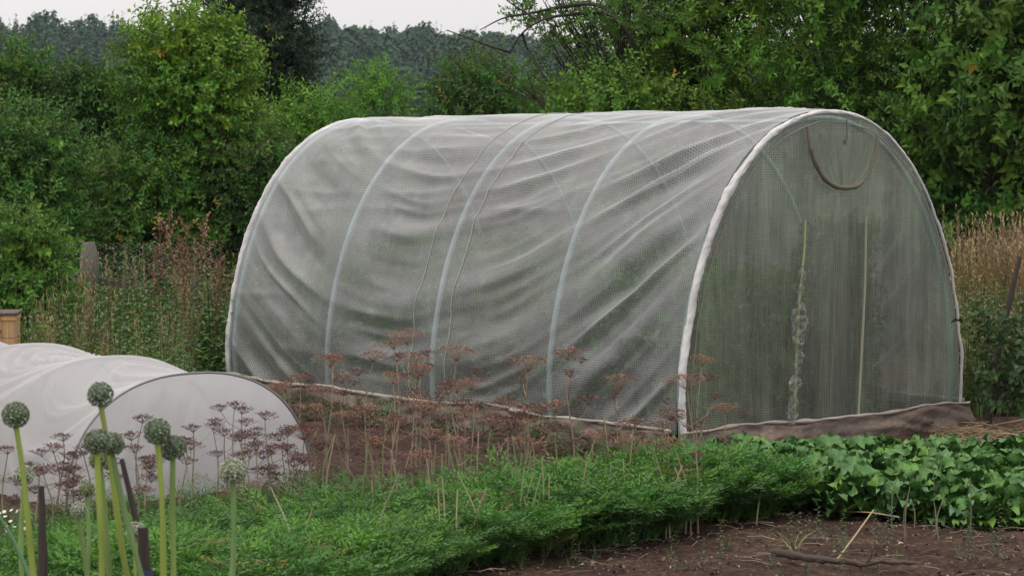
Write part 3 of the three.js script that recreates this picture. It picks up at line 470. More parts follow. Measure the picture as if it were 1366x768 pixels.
  tag(instanced('seeding_grass', seedy, herbMat, L.seedy), 'tall tan grass gone to seed', 'grass', null, 'stuff');
  tag(instanced('broadleaf_weeds', weedA, leafMat, L.a), 'leafy green weeds filling the wild strips', 'weeds', null, 'stuff');
  tag(instanced('narrowleaf_weeds', weedB, leafMat, L.b), 'thin-leaved yellow-green weeds filling the wild strips', 'weeds', null, 'stuff');
}

// rusty dock stalks gone to seed beside the greenhouse
{
  const make = (seed, name) => {
    const r = rng(seed), o = new THREE.Group(), stem = new GB(), pan = new GB(); stem.col = [0.16, 0.085, 0.05];
    stem.tube([V(0, 0, 0), V(0.01, 0.6, 0), V(0.02, 1.25, 0.01)], [0.007, 0.003], 5, false);
    for (let k = 0; k < 11; k++) { const t = 0.5 + 0.045 * k, a = k * 2.4, L = mix(0.22, 0.08, k / 11), e = V(Math.cos(a) * L * 0.6, L, Math.sin(a) * L * 0.6), b = V(0.012, 1.25 * t, 0); stem.tube([b, b.clone().add(e)], [0.003, 0.0015], 3, false); for (let m = 0; m < 26; m++) { const q = b.clone().addScaledVector(e, 0.15 + 0.85 * r()).add(V((r() - 0.5) * 0.03, (r() - 0.5) * 0.03, (r() - 0.5) * 0.03)), tone = 0.7 + 0.6 * r(); pan.col = [0.22 * tone, 0.115 * tone, 0.06 * tone]; pan.leaf(q, V(r() - 0.5, r() - 0.6, r() - 0.5).normalize(), V(r(), r(), r()), 0.018, 0.014, 0, 0.2); } }
    mesh('stem', stem, stemMat, o); mesh('seed_head', pan, herbMat, o).userData.kind = 'stuff'; o.name = name; return o;
  };
  const protos = [make(5, 'dock_plant'), make(6, 'dock_plant')];
  const lab = 'rusty brown dock stalk gone to seed in the weeds beside the greenhouse';
  [[236, 21.6, 1.04], [248, 21.2, 1.0], [226, 21.9, 0.98], [262, 21.5, 1.03], [243, 21.0, 0.9], [285, 21.2, 0.82], [290, 21.4, 0.75], [278, 20.9, 0.72], [214, 21.3, 0.85]].forEach(([px, d, s], k) => { const c = protos[k % 2].clone(); c.name = numbered('dock_plant'); scene.add(c); c.position.set(X(px, d), 0, -d); c.rotation.set(0.06 * Math.sin(k * 7), k * 1.9, 0.07 * Math.cos(k * 5)); c.scale.setScalar(s * 1.02); tag(c, lab, 'weed', 'dock stalks in the weeds'); });
}

// ---------------------------------------------------------------- fence, hive
{
  const d = 21.3, top = 1.08;
  const f = thing('wire_fence', 'old chain-link fence on weathered grey wooden posts behind the weeds', 'fence', V(0, 0, -d));
  const wire = new THREE.MeshStandardMaterial({ color: new THREE.Color().setRGB(0.3, 0.32, 0.33), roughness: 0.6, metalness: 0.2 });
  const g = new GB(); const x0 = X(-20, d), x1 = X(300, d), cell = 0.055, n = Math.floor((x1 - x0) / cell);
  for (let k = 0; k < n; k++) { const pts = []; for (let j = 0; j <= 34; j++) pts.push(V(x0 + (k + (j % 2 ? 1.08 : -0.08)) * cell, 0.12 + j * cell * 0.52, 0.006 * (j % 2 ? 1 : -1) + 0.03 * Math.sin(k * 0.13))); g.tube(pts, 0.0017, 3, false); }
  mesh('wire_mesh', g, wire, f);
  const post = (px, h, w, seed, dz = 0.05, lean = 0) => { const b = new GB(), p = []; b.col = [0.22, 0.2, 0.175]; for (let k = 0; k <= 8; k++) p.push(V(X(px, d) + lean * k / 8 + 0.01 * noise(k, seed), -0.1 + (h + 0.1) * k / 8, dz)); b.tube(p, p.map((_, k) => w * (1 + 0.4 * (noise(k * 0.9, seed + 2) - 0.5)) * (k === 8 ? 0.7 : 1)), 9); mesh('post', b, woodMat, f); };
  post(118, top + 0.02, 0.07, 1); post(101, 0.80, 0.028, 2, 0.12); post(8, 1.05, 0.06, 3); post(250, 0.8, 0.04, 5, -0.06, 0.04);
  const plank = (x, y, l, h, col, tilt, z) => { const b = new GB(); b.col = col; b.box(0, 0, 0, l, h, 0.022); const m = mesh('plank', b, woodMat, f); m.position.set(x, y, z); m.rotation.z = tilt; };
  plank(X(134, d), 0.76, 0.42, 0.075, [0.13, 0.1, 0.08], -0.04, -0.09); plank(X(55, d), 0.74, 0.46, 0.07, [0.2, 0.21, 0.22], 0.03, 0.09); plank(X(20, d), 0.73, 0.5, 0.11, [0.24, 0.26, 0.27], -0.02, 0.12); plank(X(50, d), 0.62, 0.6, 0.07, [0.17, 0.17, 0.17], 0.01, 0.1);
}
{
  const d = 17.6, h = thing('hive_box', 'tan wooden hive box with a dark flat lid standing behind the low tunnel', 'beehive', V(X(-22, d), 0, -d), 0.1);
  const box = (name, x, y, z, sx, sy, sz, col) => { const b = new GB(); b.col = col; b.box(0, 0, 0, sx, sy, sz); const m = mesh(name, b, woodMat, h); m.position.set(x, y, z); };
  for (let k = 0; k < 3; k++) box('board', 0, 0.39 + 0.125 * k, 0, 0.44, 0.122, 0.4, [0.6 - 0.04 * k, 0.345, 0.17]);
  box('frame_rim', 0, 0.716, 0, 0.455, 0.03, 0.415, [0.66, 0.38, 0.17]); box('lid', 0, 0.742, 0, 0.475, 0.018, 0.43, [0.1, 0.075, 0.06]);
  for (const [x, z] of [[-0.18, -0.15], [0.18, -0.15], [-0.18, 0.15], [0.18, 0.15]]) box('leg', x, 0.14, z, 0.05, 0.36, 0.05, [0.2, 0.15, 0.1]);
}

// ---------------------------------------------------------------- low tunnel of white fleece
{
  const W = 0.775, o = V(-1.735, 0, -13.72), lt = thing('low_tunnel', 'low white fleece tunnel on hoops over a bed beside the greenhouse', 'row cover', o, 40 * Math.PI / 180);
  const hoops = [0, 0.84, 1.78, 2.72, 3.6], Ht = [0.655, 0.70, 0.715, 0.70, 0.68];
  const fab = new THREE.MeshPhysicalMaterial({ color: new THREE.Color().setRGB(0.70, 0.695, 0.70), roughness: 0.92, transmission: 0.72, thickness: 0, side: THREE.DoubleSide, specularIntensity: 0.2 });
  const prof = (a, H) => { const f = Math.PI * a, c = Math.cos(f), s = Math.sin(f); return [-W * Math.sign(c) * Math.abs(c) ** 0.86, H * Math.abs(s) ** 0.9]; };
  const shape = (s, a) => {
    let k = 0; while (k < hoops.length - 2 && s > hoops[k + 1]) k++; const t = clamp((s - hoops[k]) / (hoops[k + 1] - hoops[k])), H = mix(Ht[k], Ht[k + 1], t), sag = Math.sin(Math.PI * t), top = Math.sin(Math.PI * a);
    const [x, y] = prof(a, H - 0.062 * sag * top ** 0.6); const al = Math.abs(a - 0.5) * 2, u = al - 0.35 * sag;
    const w = 0.042 * sag * (Math.pow(1 - Math.abs(2 * noise(u * 11, s * 0.6, k + 3) - 1), 1.6) - 0.4) + 0.02 * (noise(u * 22, s * 1.5, 6) - 0.5) * sag + 0.035 * (1 - top) ** 3 * (noise(s * 7, 2) - 0.5);
    const l = Math.hypot(x, y) || 1, ii = 1 - 0.05 * sag * step(0.9, 0.4, al) * step(0.1, 0.4, al);
    return V(x * ii + x / l * w, y < 0.02 ? -0.12 : y + y / l * w, -s);
  };
  const g = new GB(), ns = 190, na = 110, rows = [];
  for (let j = 0; j <= na; j++) { const row = []; for (let i = 0; i <= ns; i++) { const s = i / ns * 3.6, p = shape(s, j / na); row.push(g.v(p.x, p.y + 0.004, p.z, s, j / na * 2)); } rows.push(row); }
  for (let j = 0; j < na; j++) for (let i = 0; i < ns; i++) g.q(rows[j][i], rows[j + 1][i], rows[j + 1][i + 1], rows[j][i + 1]);
  mesh('cover_sheet', g, fab, lt);
  // gathered end cloth
  const e = new GB(), er = []; for (let i = 0; i <= 120; i++) { const a = i / 120, [x, y] = prof(a, Ht[0]), row = []; for (let j = 0; j <= 40; j++) { const v = j / 40, px = x * mix(1, 0.98, v), py = y * (1 - v) - 0.09 * v, fold = (noise(px * 9 - py * 5, py * 1.2, 3) - 0.5) * 0.09 + (noise(px * 22 - py * 9, py * 2, 5) - 0.5) * 0.035; row.push(e.v(px, py, 0.008 + fold * Math.sin(Math.PI * Math.min(1, v + 0.04) * 0.7) + 0.05 * v * v, a, v)); } er.push(row); }
  for (let i = 0; i < 120; i++) for (let j = 0; j < 40; j++) e.q(er[i][j], er[i][j + 1], er[i + 1][j + 1], er[i + 1][j]);
  mesh('end_cloth', e, fab, lt);
  const hm = new THREE.MeshStandardMaterial({ color: new THREE.Color().setRGB(0.16, 0.16, 0.165), roughness: 0.6 });
  hoops.forEach((s, k) => { const h = new GB(), pts = []; for (let m = 0; m <= 48; m++) { const [x, y] = prof(m / 48, Ht[k]), l = Math.hypot(x, y), q = k === 0 ? 1.008 : 0.985; pts.push(V(x * q, y * q - (m % 48 ? 0 : 0.1), -s + (k ? 0 : 0.014))); } h.tube(pts, k ? 0.010 : 0.0065, 7); mesh('hoop', h, hm, lt); });
}

// ---------------------------------------------------------------- tomato plants inside the greenhouse
{
  const r = rng(301), LAB = ['tall dark tomato plant inside the greenhouse seen through the arched end', 'green vegetable plant growing inside the greenhouse behind the side film'];
  const make = (name, label, p, h, w, n, col, group) => {
    const o = thing(name, label, 'plant', p, r() * 6, group), st = new GB(), list = []; st.col = [0.07, 0.1, 0.04]; st.tube([V(0, -0.03, 0), V(0.02, h * 0.5, 0.01), V(0, h, 0)], [0.012, 0.004], 5, false); mesh('stem', st, stemMat, o);
    for (let k = 0; k < n; k++) { const a = r() * 6.28, t = r(), R = w * Math.sqrt(r()) * mix(1, 0.6, t); sprigAt(list, V(R * Math.cos(a), 0.05 + h * t, R * Math.sin(a)), V(Math.cos(a) * 0.9, 0.5 - 0.9 * r(), Math.sin(a) * 0.9).normalize(), mix(0.6, 0.9, r()), jitter(col, r, 0.3, 0.15)); }
    instanced('foliage', SPRIGS.large, leafMat, list, o);
  };
  for (let k = 0; k < 6; k++) { const c = Math.cos(GH.turn), n = Math.sin(GH.turn), x = (k % 2 ? 0.28 : -0.25), q = 0.55 + 0.3 * k; make('pepper_seedling', 'green plant faintly showing inside the white low tunnel', V(-1.735 + x * c - q * n, 0, -13.72 - x * n - q * c), 0.3, 0.14, 60, [0.07, 0.16, 0.03], 'plants under the low tunnel'); }
  for (let k = 0; k < 9; k++) make('pepper_plant', LAB[1], ghToWorld(-0.72 + 0.1 * (r() - 0.5), 0, 0.6 + k * 0.5), mix(0.7, 1.1, r()), 0.26, 260, [0.085, 0.21, 0.035], 'plants in the greenhouse rows');
  for (let k = 0; k < 9; k++) make('pepper_plant', LAB[1], ghToWorld(0.5 + 0.1 * (r() - 0.5), 0, 0.9 + k * 0.47), mix(0.8, 1.2, r()), 0.26, 220, [0.075, 0.18, 0.035], 'plants in the greenhouse rows');
  for (let k = 0; k < 3; k++) make('tomato_plant', LAB[0], ghToWorld(0.56 + 0.14 * k, 0, 0.36 + 0.2 * k), 1.3 - 0.12 * k, 0.11, 280, [0.045, 0.10, 0.03], 'tomato plants by the doorway');
}

// ---------------------------------------------------------------- carrot bed
{
  const frond = (g, r, a, L, lift) => {
    const c = Math.cos(a), s = Math.sin(a), pt = (t) => V(c * L * t * (0.35 + 0.45 * t), L * lift * (t - 0.28 * t * t * t), s * L * t * (0.35 + 0.45 * t)), tone = 0.75 + 0.5 * r(); g.col = [0.9 * tone, 1.1 * tone, 0.8 * tone];
    g.tube([pt(0), pt(0.35), pt(0.7), pt(1)], [0.0026, 0.001], 3, false);
    for (let k = 0; k < 11; k++) { const t = 0.38 + 0.6 * k / 11, b = pt(t), w = L * 0.26 * Math.sin(Math.PI * clamp((1.08 - t) / 0.8, 0, 1)) + 0.012; for (const sd of [-1, 1]) { const d = V(-s * sd + c * 0.55, 0.25 + 0.3 * (r() - 0.5), c * sd + s * 0.55).normalize(); const tn = tone * (0.8 + 0.4 * r()); g.col = [0.85 * tn, tn, 0.8 * tn]; for (let m = 0; m < 4; m++) { const q = b.clone().addScaledVector(d, w * (m + 0.4) / 4), e = d.clone().add(V((r() - 0.5) * 1.5, (r() - 0.3) * 1.2, (r() - 0.5) * 1.5)).normalize(); g.leaf(q, e, V(r() - 0.5, 1, r() - 0.5), 0.022 + 0.012 * r(), 0.008, 0.1, 0.1); } } }
  };
  const make = (seed) => { const r = rng(seed), g = new GB(); for (let k = 0; k < 7; k++) frond(g, r, k * 0.9 + r() * 0.7, 0.32 * mix(0.75, 1.1, r()), mix(0.75, 1.05, r())); return g.geo(); };
  const A = make(41), B = make(42), r = rng(43), la = [], lb = [];
  // the bed runs from the leeks up to the turnip bed
  const back = (x) => 12.5 + 0.86 * (x - 0.06) + 0.3 * step(-0.3, -1.2, x), front = (x) => back(x) - mix(1.15, 0.8, clamp((x + 0.6) / 1.8)) - 0.9 * step(-0.1, -1.0, x);
  for (let k = 0; k < 1900; k++) {
    const x = mix(-3.2, 1.35, r()), d = mix(front(x), back(x), Math.pow(r(), 0.9)); if (d < 9.6 || d < front(x) + 0.5 * (noise(x * 3.1, 4) - 0.45) || (noise(x * 4, d * 4, 6) < 0.3 && r() < 0.7)) continue;
    const s = mix(0.65, 1.4, r()) * mix(0.7, 1.15, noise(x * 2.6, d * 2.6)), M = new THREE.Matrix4(), q = new THREE.Quaternion().setFromEuler(new THREE.Euler((r() - 0.5) * 0.3, r() * 6.28, (r() - 0.5) * 0.3)); M.compose(V(x, soilH(x, -d) - 0.01, -d), q, V(s, s, s));
    (k % 2 ? la : lb).push([M, jitter(r() < 0.008 ? [0.2, 0.15, 0.03] : r() < 0.4 ? [0.095, 0.205, 0.022] : [0.056, 0.148, 0.022], r, 0.25, 0.15)]);
  }
  const ld = [];
  for (let k = 0; k < 640; k++) {                              // dead feathery dill and weeds on the strip behind the carrots
    const x = mix(-2.6, 1.5, r()), d = back(x) + mix(-0.1, 1.9, r()), u = (x - GH.o.x) * Math.cos(GH.turn) + (d + GH.o.z) * Math.sin(GH.turn); if (u > -1.62 && d > 15.2) continue;
    const f = (x + 1.735) * Math.cos(GH.turn) + (d - 13.72) * Math.sin(GH.turn), g2 = -(x + 1.735) * Math.sin(GH.turn) + (d - 13.72) * Math.cos(GH.turn); if (Math.abs(f) < 0.95 && g2 > -0.12) continue;
    const s = mix(0.3, 0.68, r()), M = new THREE.Matrix4(), q = new THREE.Quaternion().setFromEuler(new THREE.Euler((r() - 0.5) * 0.9, r() * 6.28, (r() - 0.5) * 0.9)); M.compose(V(x, soilH(x, -d) - 0.01, -d), q, V(s, s, s));
    ld.push([M, jitter(r() < 0.4 ? [0.14, 0.08, 0.055] : [0.06, 0.15, 0.025], r, 0.35, 0.15)]);
  }
  tag(instanced('dead_dill_tangle', A, leafMat, ld), 'brown and green feathery tangle between carrots and greenhouse', 'dead plants', null, 'stuff');
  tag(instanced('carrot_tops', A, leafMat, la), 'dense feathery green carrot tops filling the bed', 'carrot tops', null, 'stuff');
  tag(instanced('carrot_foliage', B, leafMat, lb), 'feathery green carrot leaves crowding the same bed', 'carrot tops', null, 'stuff');
}

// ---------------------------------------------------------------- turnip plants with big leaves
{
  const leafGeo = (seed) => {
    const r = rng(seed), g = new GB(), nl = 22, nw = 6, L = 0.18, W = 0.042 + 0.012 * r(), rows = [], f1 = 1 + r(), f2 = r() * 6;
    for (let i = 0; i <= nl; i++) { const t = i / nl, lob = 1 + 0.13 * Math.sin(t * 25 + f2) + 0.07 * Math.sin(t * 43), w = t < 0.25 ? 0.008 + 0.02 * (t / 0.25) ** 2 : W * Math.sqrt(clamp(Math.sin(Math.PI * clamp((t - 0.2) / 0.83)))) * lob + 0.006, row = []; for (let j = 0; j <= nw; j++) { const u = j / nw * 2 - 1, up = L * (1.0 * t - 0.62 * t * t * f1 * 0.7), out = L * (0.35 * t + 0.6 * t * t); const tone = 0.85 + 0.15 * r() + (Math.abs(u) < 0.1 ? 0.4 : 0); g.col = [tone, tone, tone]; row.push(g.v(out, up + Math.abs(u) * w * 0.35 + 0.017 * Math.sin(t * 19 + u * 3 + f2) * Math.abs(u) + 0.007 * Math.sin(t * 33 + u * 5 + f1 * 9) + 0.003 * (r() - 0.5), u * w, u, t)); } rows.push(row); }
    for (let i = 0; i < nl; i++) for (let j = 0; j < nw; j++) g.q(rows[i][j], rows[i][j + 1], rows[i + 1][j + 1], rows[i + 1][j]);
    return g.geo();
  };
  const geos = [1, 2, 3, 4, 5].map((k) => leafGeo(60 + k)), r = rng(88);
  const mats = [[0.08, 0.18, 0.03], [0.062, 0.15, 0.032], [0.105, 0.21, 0.032], [0.052, 0.13, 0.03], [0.065, 0.15, 0.05]].map((c) => { const m = waxyMat.clone(); m.color.setRGB(...c); return m; });
  const protos = [0, 1, 2, 3].map(() => { const o = new THREE.Group(); o.name = 'turnip_plant'; const n = 13; for (let k = 0; k < n; k++) { const l = mesh('leaf', geos[Math.floor(r() * 5)], mats[Math.floor(r() * 5)], o); l.rotation.set(0, k * 2.4 + r() * 0.5, 0); l.rotateZ(mix(-0.15, 0.95, k / n)); l.rotateX((r() - 0.5) * 0.9); const s = mix(0.75, 1.15, r()); l.scale.set(s, s, s); l.position.y = -0.01; } return o; });
  const lab = 'dark green broad-leaved turnip plant in the dense bed before the arched end';
  const spots = [];
  for (let k = 0; k < 3000 && spots.length < 165; k++) { const px = mix(945, 1400, r()), dn = px < 1150 ? mix(13.45, 12.85, (px - 985) / 165) : mix(12.85, 12.3, (px - 1150) / 250), d = mix(dn, px < 1200 ? 15.2 : 14.7, r()), x = X(px, d); if (spots.every(([a, b]) => Math.hypot(a - x, b - d) > 0.115)) spots.push([x, d]); }
  spots.forEach(([x, d], k) => { const c = protos[k % 4].clone(); c.name = numbered('turnip_plant'); scene.add(c); c.position.set(x, soilH(x, -d), -d); c.rotation.y = r() * 6.28; c.scale.setScalar(mix(0.95, 1.35, r())); tag(c, lab, 'turnip', 'turnip plants in the bed'); });
}

// ---------------------------------------------------------------- dill gone to seed
const dillProto = {};
{
  const umbel = (seed, R, rays, dens, col) => {
    const r = rng(seed), g = new GB();
    for (let k = 0; k < rays; k++) { const a = k * 2.39996, q = Math.sqrt((k + 0.5) / rays), x = R * q * Math.cos(a), z = R * q * Math.sin(a), y = R * (0.62 - 0.22 * q * q) + 0.012 * (r() - 0.5); g.col = [col[0] * 0.8, col[1] * 0.9, col[2] * 0.9]; g.tube([V(0, 0, 0), V(x * 0.55, y * 0.62, z * 0.55), V(x, y, z)], [0.0013, 0.0009], 3, false);
      for (let m = 0; m < dens; m++) { const b = r() * 6.28, e = 0.012 + 0.013 * r(), p = V(x, y, z), d = V(Math.cos(b), 0.35 + 0.5 * r(), Math.sin(b)).normalize(), t = 0.65 + 0.7 * r(); g.col = [col[0] * t, col[1] * t, col[2] * t]; const tip = p.clone().addScaledVector(d, e); g.tube([p, tip], 0.0006, 3, false); g.leaf(tip, d, V(r() - 0.5, 1, r() - 0.5), 0.0085, 0.0062, 0, 0.3); g.leaf(tip, d, V(1, r() - 0.5, r() - 0.5), 0.0085, 0.0062, 0, 0.3); } }
    return g.geo();
  };
  const reds = [[0.22, 0.10, 0.07], [0.14, 0.07, 0.062], [0.26, 0.135, 0.09]];
  const U = [umbel(1, 0.105, 24, 7, reds[0]), umbel(2, 0.085, 20, 7, reds[2]), umbel(3, 0.05, 13, 7, reds[1]), umbel(4, 0.12, 26, 7, reds[2])];
  const build = (seed, big, sides) => {
    const r = rng(seed), o = new THREE.Group(); o.name = 'dill_plant'; const st = new GB(); st.col = [0.22, 0.185, 0.12]; const pts = []; for (let k = 0; k <= 7; k++) { const t = k / 7; pts.push(V(0.03 * Math.sin(t * 5 + seed) * t, t, 0.02 * Math.sin(t * 4 + seed * 2) * t)); } st.tube(pts, [0.0065, 0.0028], 5, false);
    const heads = [[pts[7], big, 1]];
    for (let k = 0; k < sides; k++) { const t = mix(0.45, 0.86, r()), b = V(0.03 * Math.sin(t * 5 + seed) * t, t, 0), a = r() * 6.28, l = 0.1 + 0.08 * r(), e = b.clone().add(V(Math.cos(a) * l, l * 1.15, Math.sin(a) * l)); st.tube([b, b.clone().lerp(e, 0.5).add(V(Math.cos(a) * 0.02, -0.02, Math.sin(a) * 0.02)), e], [0.003, 0.0018], 4, false); heads.push([e, 2, 0.75 + 0.4 * r()]); }
    for (let k = 0; k < 7; k++) { const t = 0.1 + 0.7 * r(), a = r() * 6.28; st.col = r() < 0.5 ? [0.2, 0.13, 0.08] : [0.09, 0.12, 0.05]; st.tube([V(0, t, 0), V(Math.cos(a) * 0.06, t + 0.05, Math.sin(a) * 0.06), V(Math.cos(a) * 0.14, t - 0.01, Math.sin(a) * 0.14)], [0.0018, 0.0006], 3, false); }
    mesh('stem', st, stemMat, o);
    for (const [p, k, s] of heads) { const u = mesh('umbel', U[k], herbMat, o); u.position.copy(p); u.scale.setScalar(s); u.rotation.set((r() - 0.5) * 0.5, r() * 6, (r() - 0.5) * 0.5); }
    return o;
  };
  const protos = [build(1, 0, 2), build(2, 1, 1), build(3, 3, 2), build(4, 1, 3)], small = [build(5, 2, 2), build(6, 2, 4), build(7, 2, 1)];
  const r = rng(99);
  const put = (src, px, py, d, base, label, group, k) => { const p = P(px, py, d), c = src.clone(), x = p.x + base * 0.01; c.name = numbered('dill_plant'); scene.add(c); const gy = soilH(x, -d) - 0.02; c.position.set(x, gy, -d); const H = p.y - gy - 0.05; c.scale.set(mix(0.8, 1, k), H, mix(0.8, 1, k)); c.children.forEach((m) => { if (m.name === 'umbel') m.scale.y *= mix(0.8, 1, k) / H; }); c.rotation.y = r() * 6.28; c.rotation.z = (r() - 0.5) * 0.1; tag(c, label, 'dill', group); };
  const labG = 'dried brown dill with wide seed umbels standing before the greenhouse side', labE = 'dried brown dill with seed umbels before the foot of the rolled white edge', labT = 'slender dried dill with small dark umbels before the white low tunnel', labC = 'dried dill stalk rising out of the carrot tops';
  [[440, 478, 14.4], [496, 470, 14.2], [556, 448, 13.9], [385, 512, 14.6], [362, 520, 14.9], [520, 500, 13.8], [545, 478, 14.5], [566, 488, 13.6], [632, 508, 13.3], [604, 512, 14.2], [700, 482, 14.2], [765, 468, 13.7], [720, 545, 12.9], [748, 538, 13.4], [822, 506, 13.9], [565, 572, 13.0], [528, 560, 13.3], [488, 540, 13.6], [420, 545, 14.0], [455, 552, 13.6], [650, 560, 13.4], [608, 585, 12.9], [690, 590, 12.8], [780, 578, 13.1], [400, 575, 13.5], [535, 455, 14.9], [580, 545, 13.6], [460, 500, 14.8], [372, 545, 14.3], [505, 585, 13.2], [550, 535, 13.2], [620, 545, 13.9], [672, 535, 13.7], [835, 560, 13.2], [430, 520, 14.5], [590, 515, 14.3], [570, 605, 12.6], [690, 560, 13.9], [590, 470, 14.7], [405, 500, 14.9]].forEach(([px, py, d], k) => put(protos[k % 4], px, py, d, (r() - 0.5) * 8, labG, 'dill before the greenhouse side', r()));
  [[930, 476, 13.9], [934, 506, 12.4], [966, 540, 13.4], [905, 548, 13.0], [878, 562, 13.5], [850, 590, 12.8], [900, 585, 12.7]].forEach(([px, py, d], k) => put(protos[(k + 1) % 4], px, py, d, (r() - 0.5) * 6, labE, 'dill before the front hoop', r() * 0.7));
  [[310, 533, 12.6], [255, 563, 12.7], [240, 580, 12.4], [180, 552, 12.6], [176, 590, 12.3], [70, 575, 12.7], [66, 590, 12.5], [105, 600, 12.4], [88, 612, 12.2], [8, 592, 12.4], [72, 618, 12.1], [345, 588, 12.5], [358, 548, 12.9], [370, 590, 12.8], [388, 570, 13.1], [285, 560, 12.8], [330, 575, 12.6], [198, 606, 12.2], [390, 600, 12.6], [120, 592, 12.5], [300, 568, 12.9], [40, 622, 12.0], [322, 540, 13.0]].forEach(([px, py, d], k) => put(small[k % 3], px, py, d, (r() - 0.5) * 5, labT, 'dill before the low tunnel', r()));
  [[640, 655, 11.9], [575, 690, 11.6], [875, 640, 12.3], [780, 660, 12.0], [460, 680, 11.5], [730, 640, 12.2]].forEach(([px, py, d], k) => put(small[(k + 1) % 3], px, py, d, 0, labC, 'dill stalks among the carrots', r()));
}

// ---------------------------------------------------------------- bare stalks and sticks
{
  const r = rng(123);
  const stick = (name, label, cat, group, pts, rad, col, mat = stemMat) => { const o = pts[0].clone(), g = new GB(); g.col = col; const cv = pts.length > 2 ? new THREE.CatmullRomCurve3(pts.map((p) => p.clone().sub(o))).getPoints(pts.length * 4) : pts.map((p) => p.clone().sub(o)); g.tube(cv, rad, 6); const m = mesh(name, g, mat); m.position.copy(o); return tag(m, label, cat, group); };
  const tanC = [0.34, 0.27, 0.18];
  for (let k = 0; k < 46; k++) { const px = mix(380, 960, r()), d = mix(11.9, 14.0, r()) + (px - 700) / 900, x = X(px, d), h = mix(0.2, 0.5, r()); stick('dry_stalk', 'thin bare dry stalk standing among dill and carrots', 'stalk', 'bare dry stalks', [V(x, -0.03, -d), V(x + 0.03 * (r() - 0.5), h * 0.5, -d), V(x + 0.12 * (r() - 0.5), h, -d)], [0.005, 0.003], jitter(r() < 0.4 ? [0.15, 0.17, 0.08] : [0.26, 0.2, 0.14], r, 0.3)); }
  for (let k = 0; k < 34; k++) { const x = mix(-1.0, 1.25, r()), d = 11.45 + 0.86 * x + 0.25 * r() + (x < -0.1 ? 0 : 0.1), h = mix(0.18, 0.45, r()); stick('dry_stalk', 'thin pale stalk standing at the front edge of the carrots', 'stalk', 'pale stalks before the carrots', [V(x, -0.03, -d), V(x + 0.04 * (r() - 0.5), h * 0.5, -d), V(x + 0.16 * (r() - 0.5), h, -d)], [0.0045, 0.0025], jitter(r() < 0.5 ? [0.2, 0.22, 0.11] : [0.32, 0.25, 0.17], r, 0.3)); }
  for (let k = 0; k < 12; k++) { const px = mix(1170, 1300, r()), d = mix(12.0, 13.0, r()), x = X(px, d), h = mix(0.1, 0.32, r()); stick('cut_stalk', 'short upright cut stalk in the bare soil before the turnips', 'stalk', 'cut stalks in the soil', [V(x, -0.03, -d), V(x + 0.02 * (r() - 0.5), h * 0.5, -d), V(x + 0.06 * (r() - 0.5), h, -d)], [0.0036, 0.002], jitter([0.15, 0.14, 0.085], r, 0.3)); }
  stick('straw_stick', 'pale straw stick leaning up from the soil before the turnips', 'stick', null, [P(1116, 748, 11.55), P(1140, 716, 11.62), P(1166, 680, 11.7)], [0.0055, 0.0035], [0.36, 0.28, 0.16]);
  stick('broken_stick', 'pale broken stick leaning on the front edge of the carrots', 'stick', null, [P(660, 742, 11.7), V(X(682, 11.7), 0.06, -11.75), P(703, 701, 11.8)], [0.008, 0.007], [0.38, 0.3, 0.22]);
  stick('grey_stick', 'grey bent stick at the foot of the carrots near the leeks', 'stick', null, [P(470, 768, 11.15), P(500, 757, 11.2), P(526, 744, 11.3)], [0.008, 0.006], [0.34, 0.28, 0.22]);
  stick('fallen_straw', 'thin straw lying flat on the bare soil', 'stick', null, [P(1130, 694, 12.85).setY(0.03), P(1165, 700, 12.7).setY(0.045), P(1200, 702, 12.65).setY(0.03)], 0.0032, [0.4, 0.29, 0.18]);
  { const bp = [], br = []; for (let k = 0; k <= 26; k++) { const t = k / 26, px = mix(1034, 1224, t), d = 11.42 - 0.2 * Math.sin(t * 2.4) + 0.03 * (noise(k * 0.8, 3) - 0.5); bp.push(V(X(px, d), 0.045 - 0.02 * t + 0.022 * (noise(k * 0.3, 7) - 0.5) + 0.008 * (noise(k * 1.7, 9) - 0.5), -d)); br.push(mix(0.021, 0.008, t) * (1 + 0.5 * (noise(k * 0.9, 5) - 0.5))); }
    const g = new GB(), o = bp[0].clone(), root = thing('dead_branch', 'dark dead branch lying on the soil at the bed edge', 'branch', o); g.col = [0.085, 0.062, 0.05]; g.tube(bp.map((p) => p.clone().sub(o)), br, 8); mesh('limb', g, woodMat, root);
    const tw = new GB(); tw.col = [0.1, 0.075, 0.06]; const q = bp[17].clone().sub(o); tw.tube([q, q.clone().add(V(0.02, 0.03, 0.01)), q.clone().add(V(0.03, 0.075, 0.02))], [0.007, 0.003], 5); const q2 = bp[9].clone().sub(o); tw.tube([q2, q2.clone().add(V(0.09, 0.02, -0.06)), q2.clone().add(V(0.2, 0.015, -0.1))], [0.006, 0.002], 5); mesh('twig', tw, woodMat, root); }
  // leaning dark pole at the right with a vine on it
  stick('leaning_pole', 'dark crooked pole leaning in the weeds beside the greenhouse', 'pole', null, [V(X(1322, 17.8), -0.05, -17.8), V(X(1335, 17.8), 0.45, -17.82), V(X(1352, 17.8), 0.85, -17.84), V(X(1364, 17.8), 1.12, -17.86)], [0.03, 0.016], [0.06, 0.045, 0.035], woodMat);
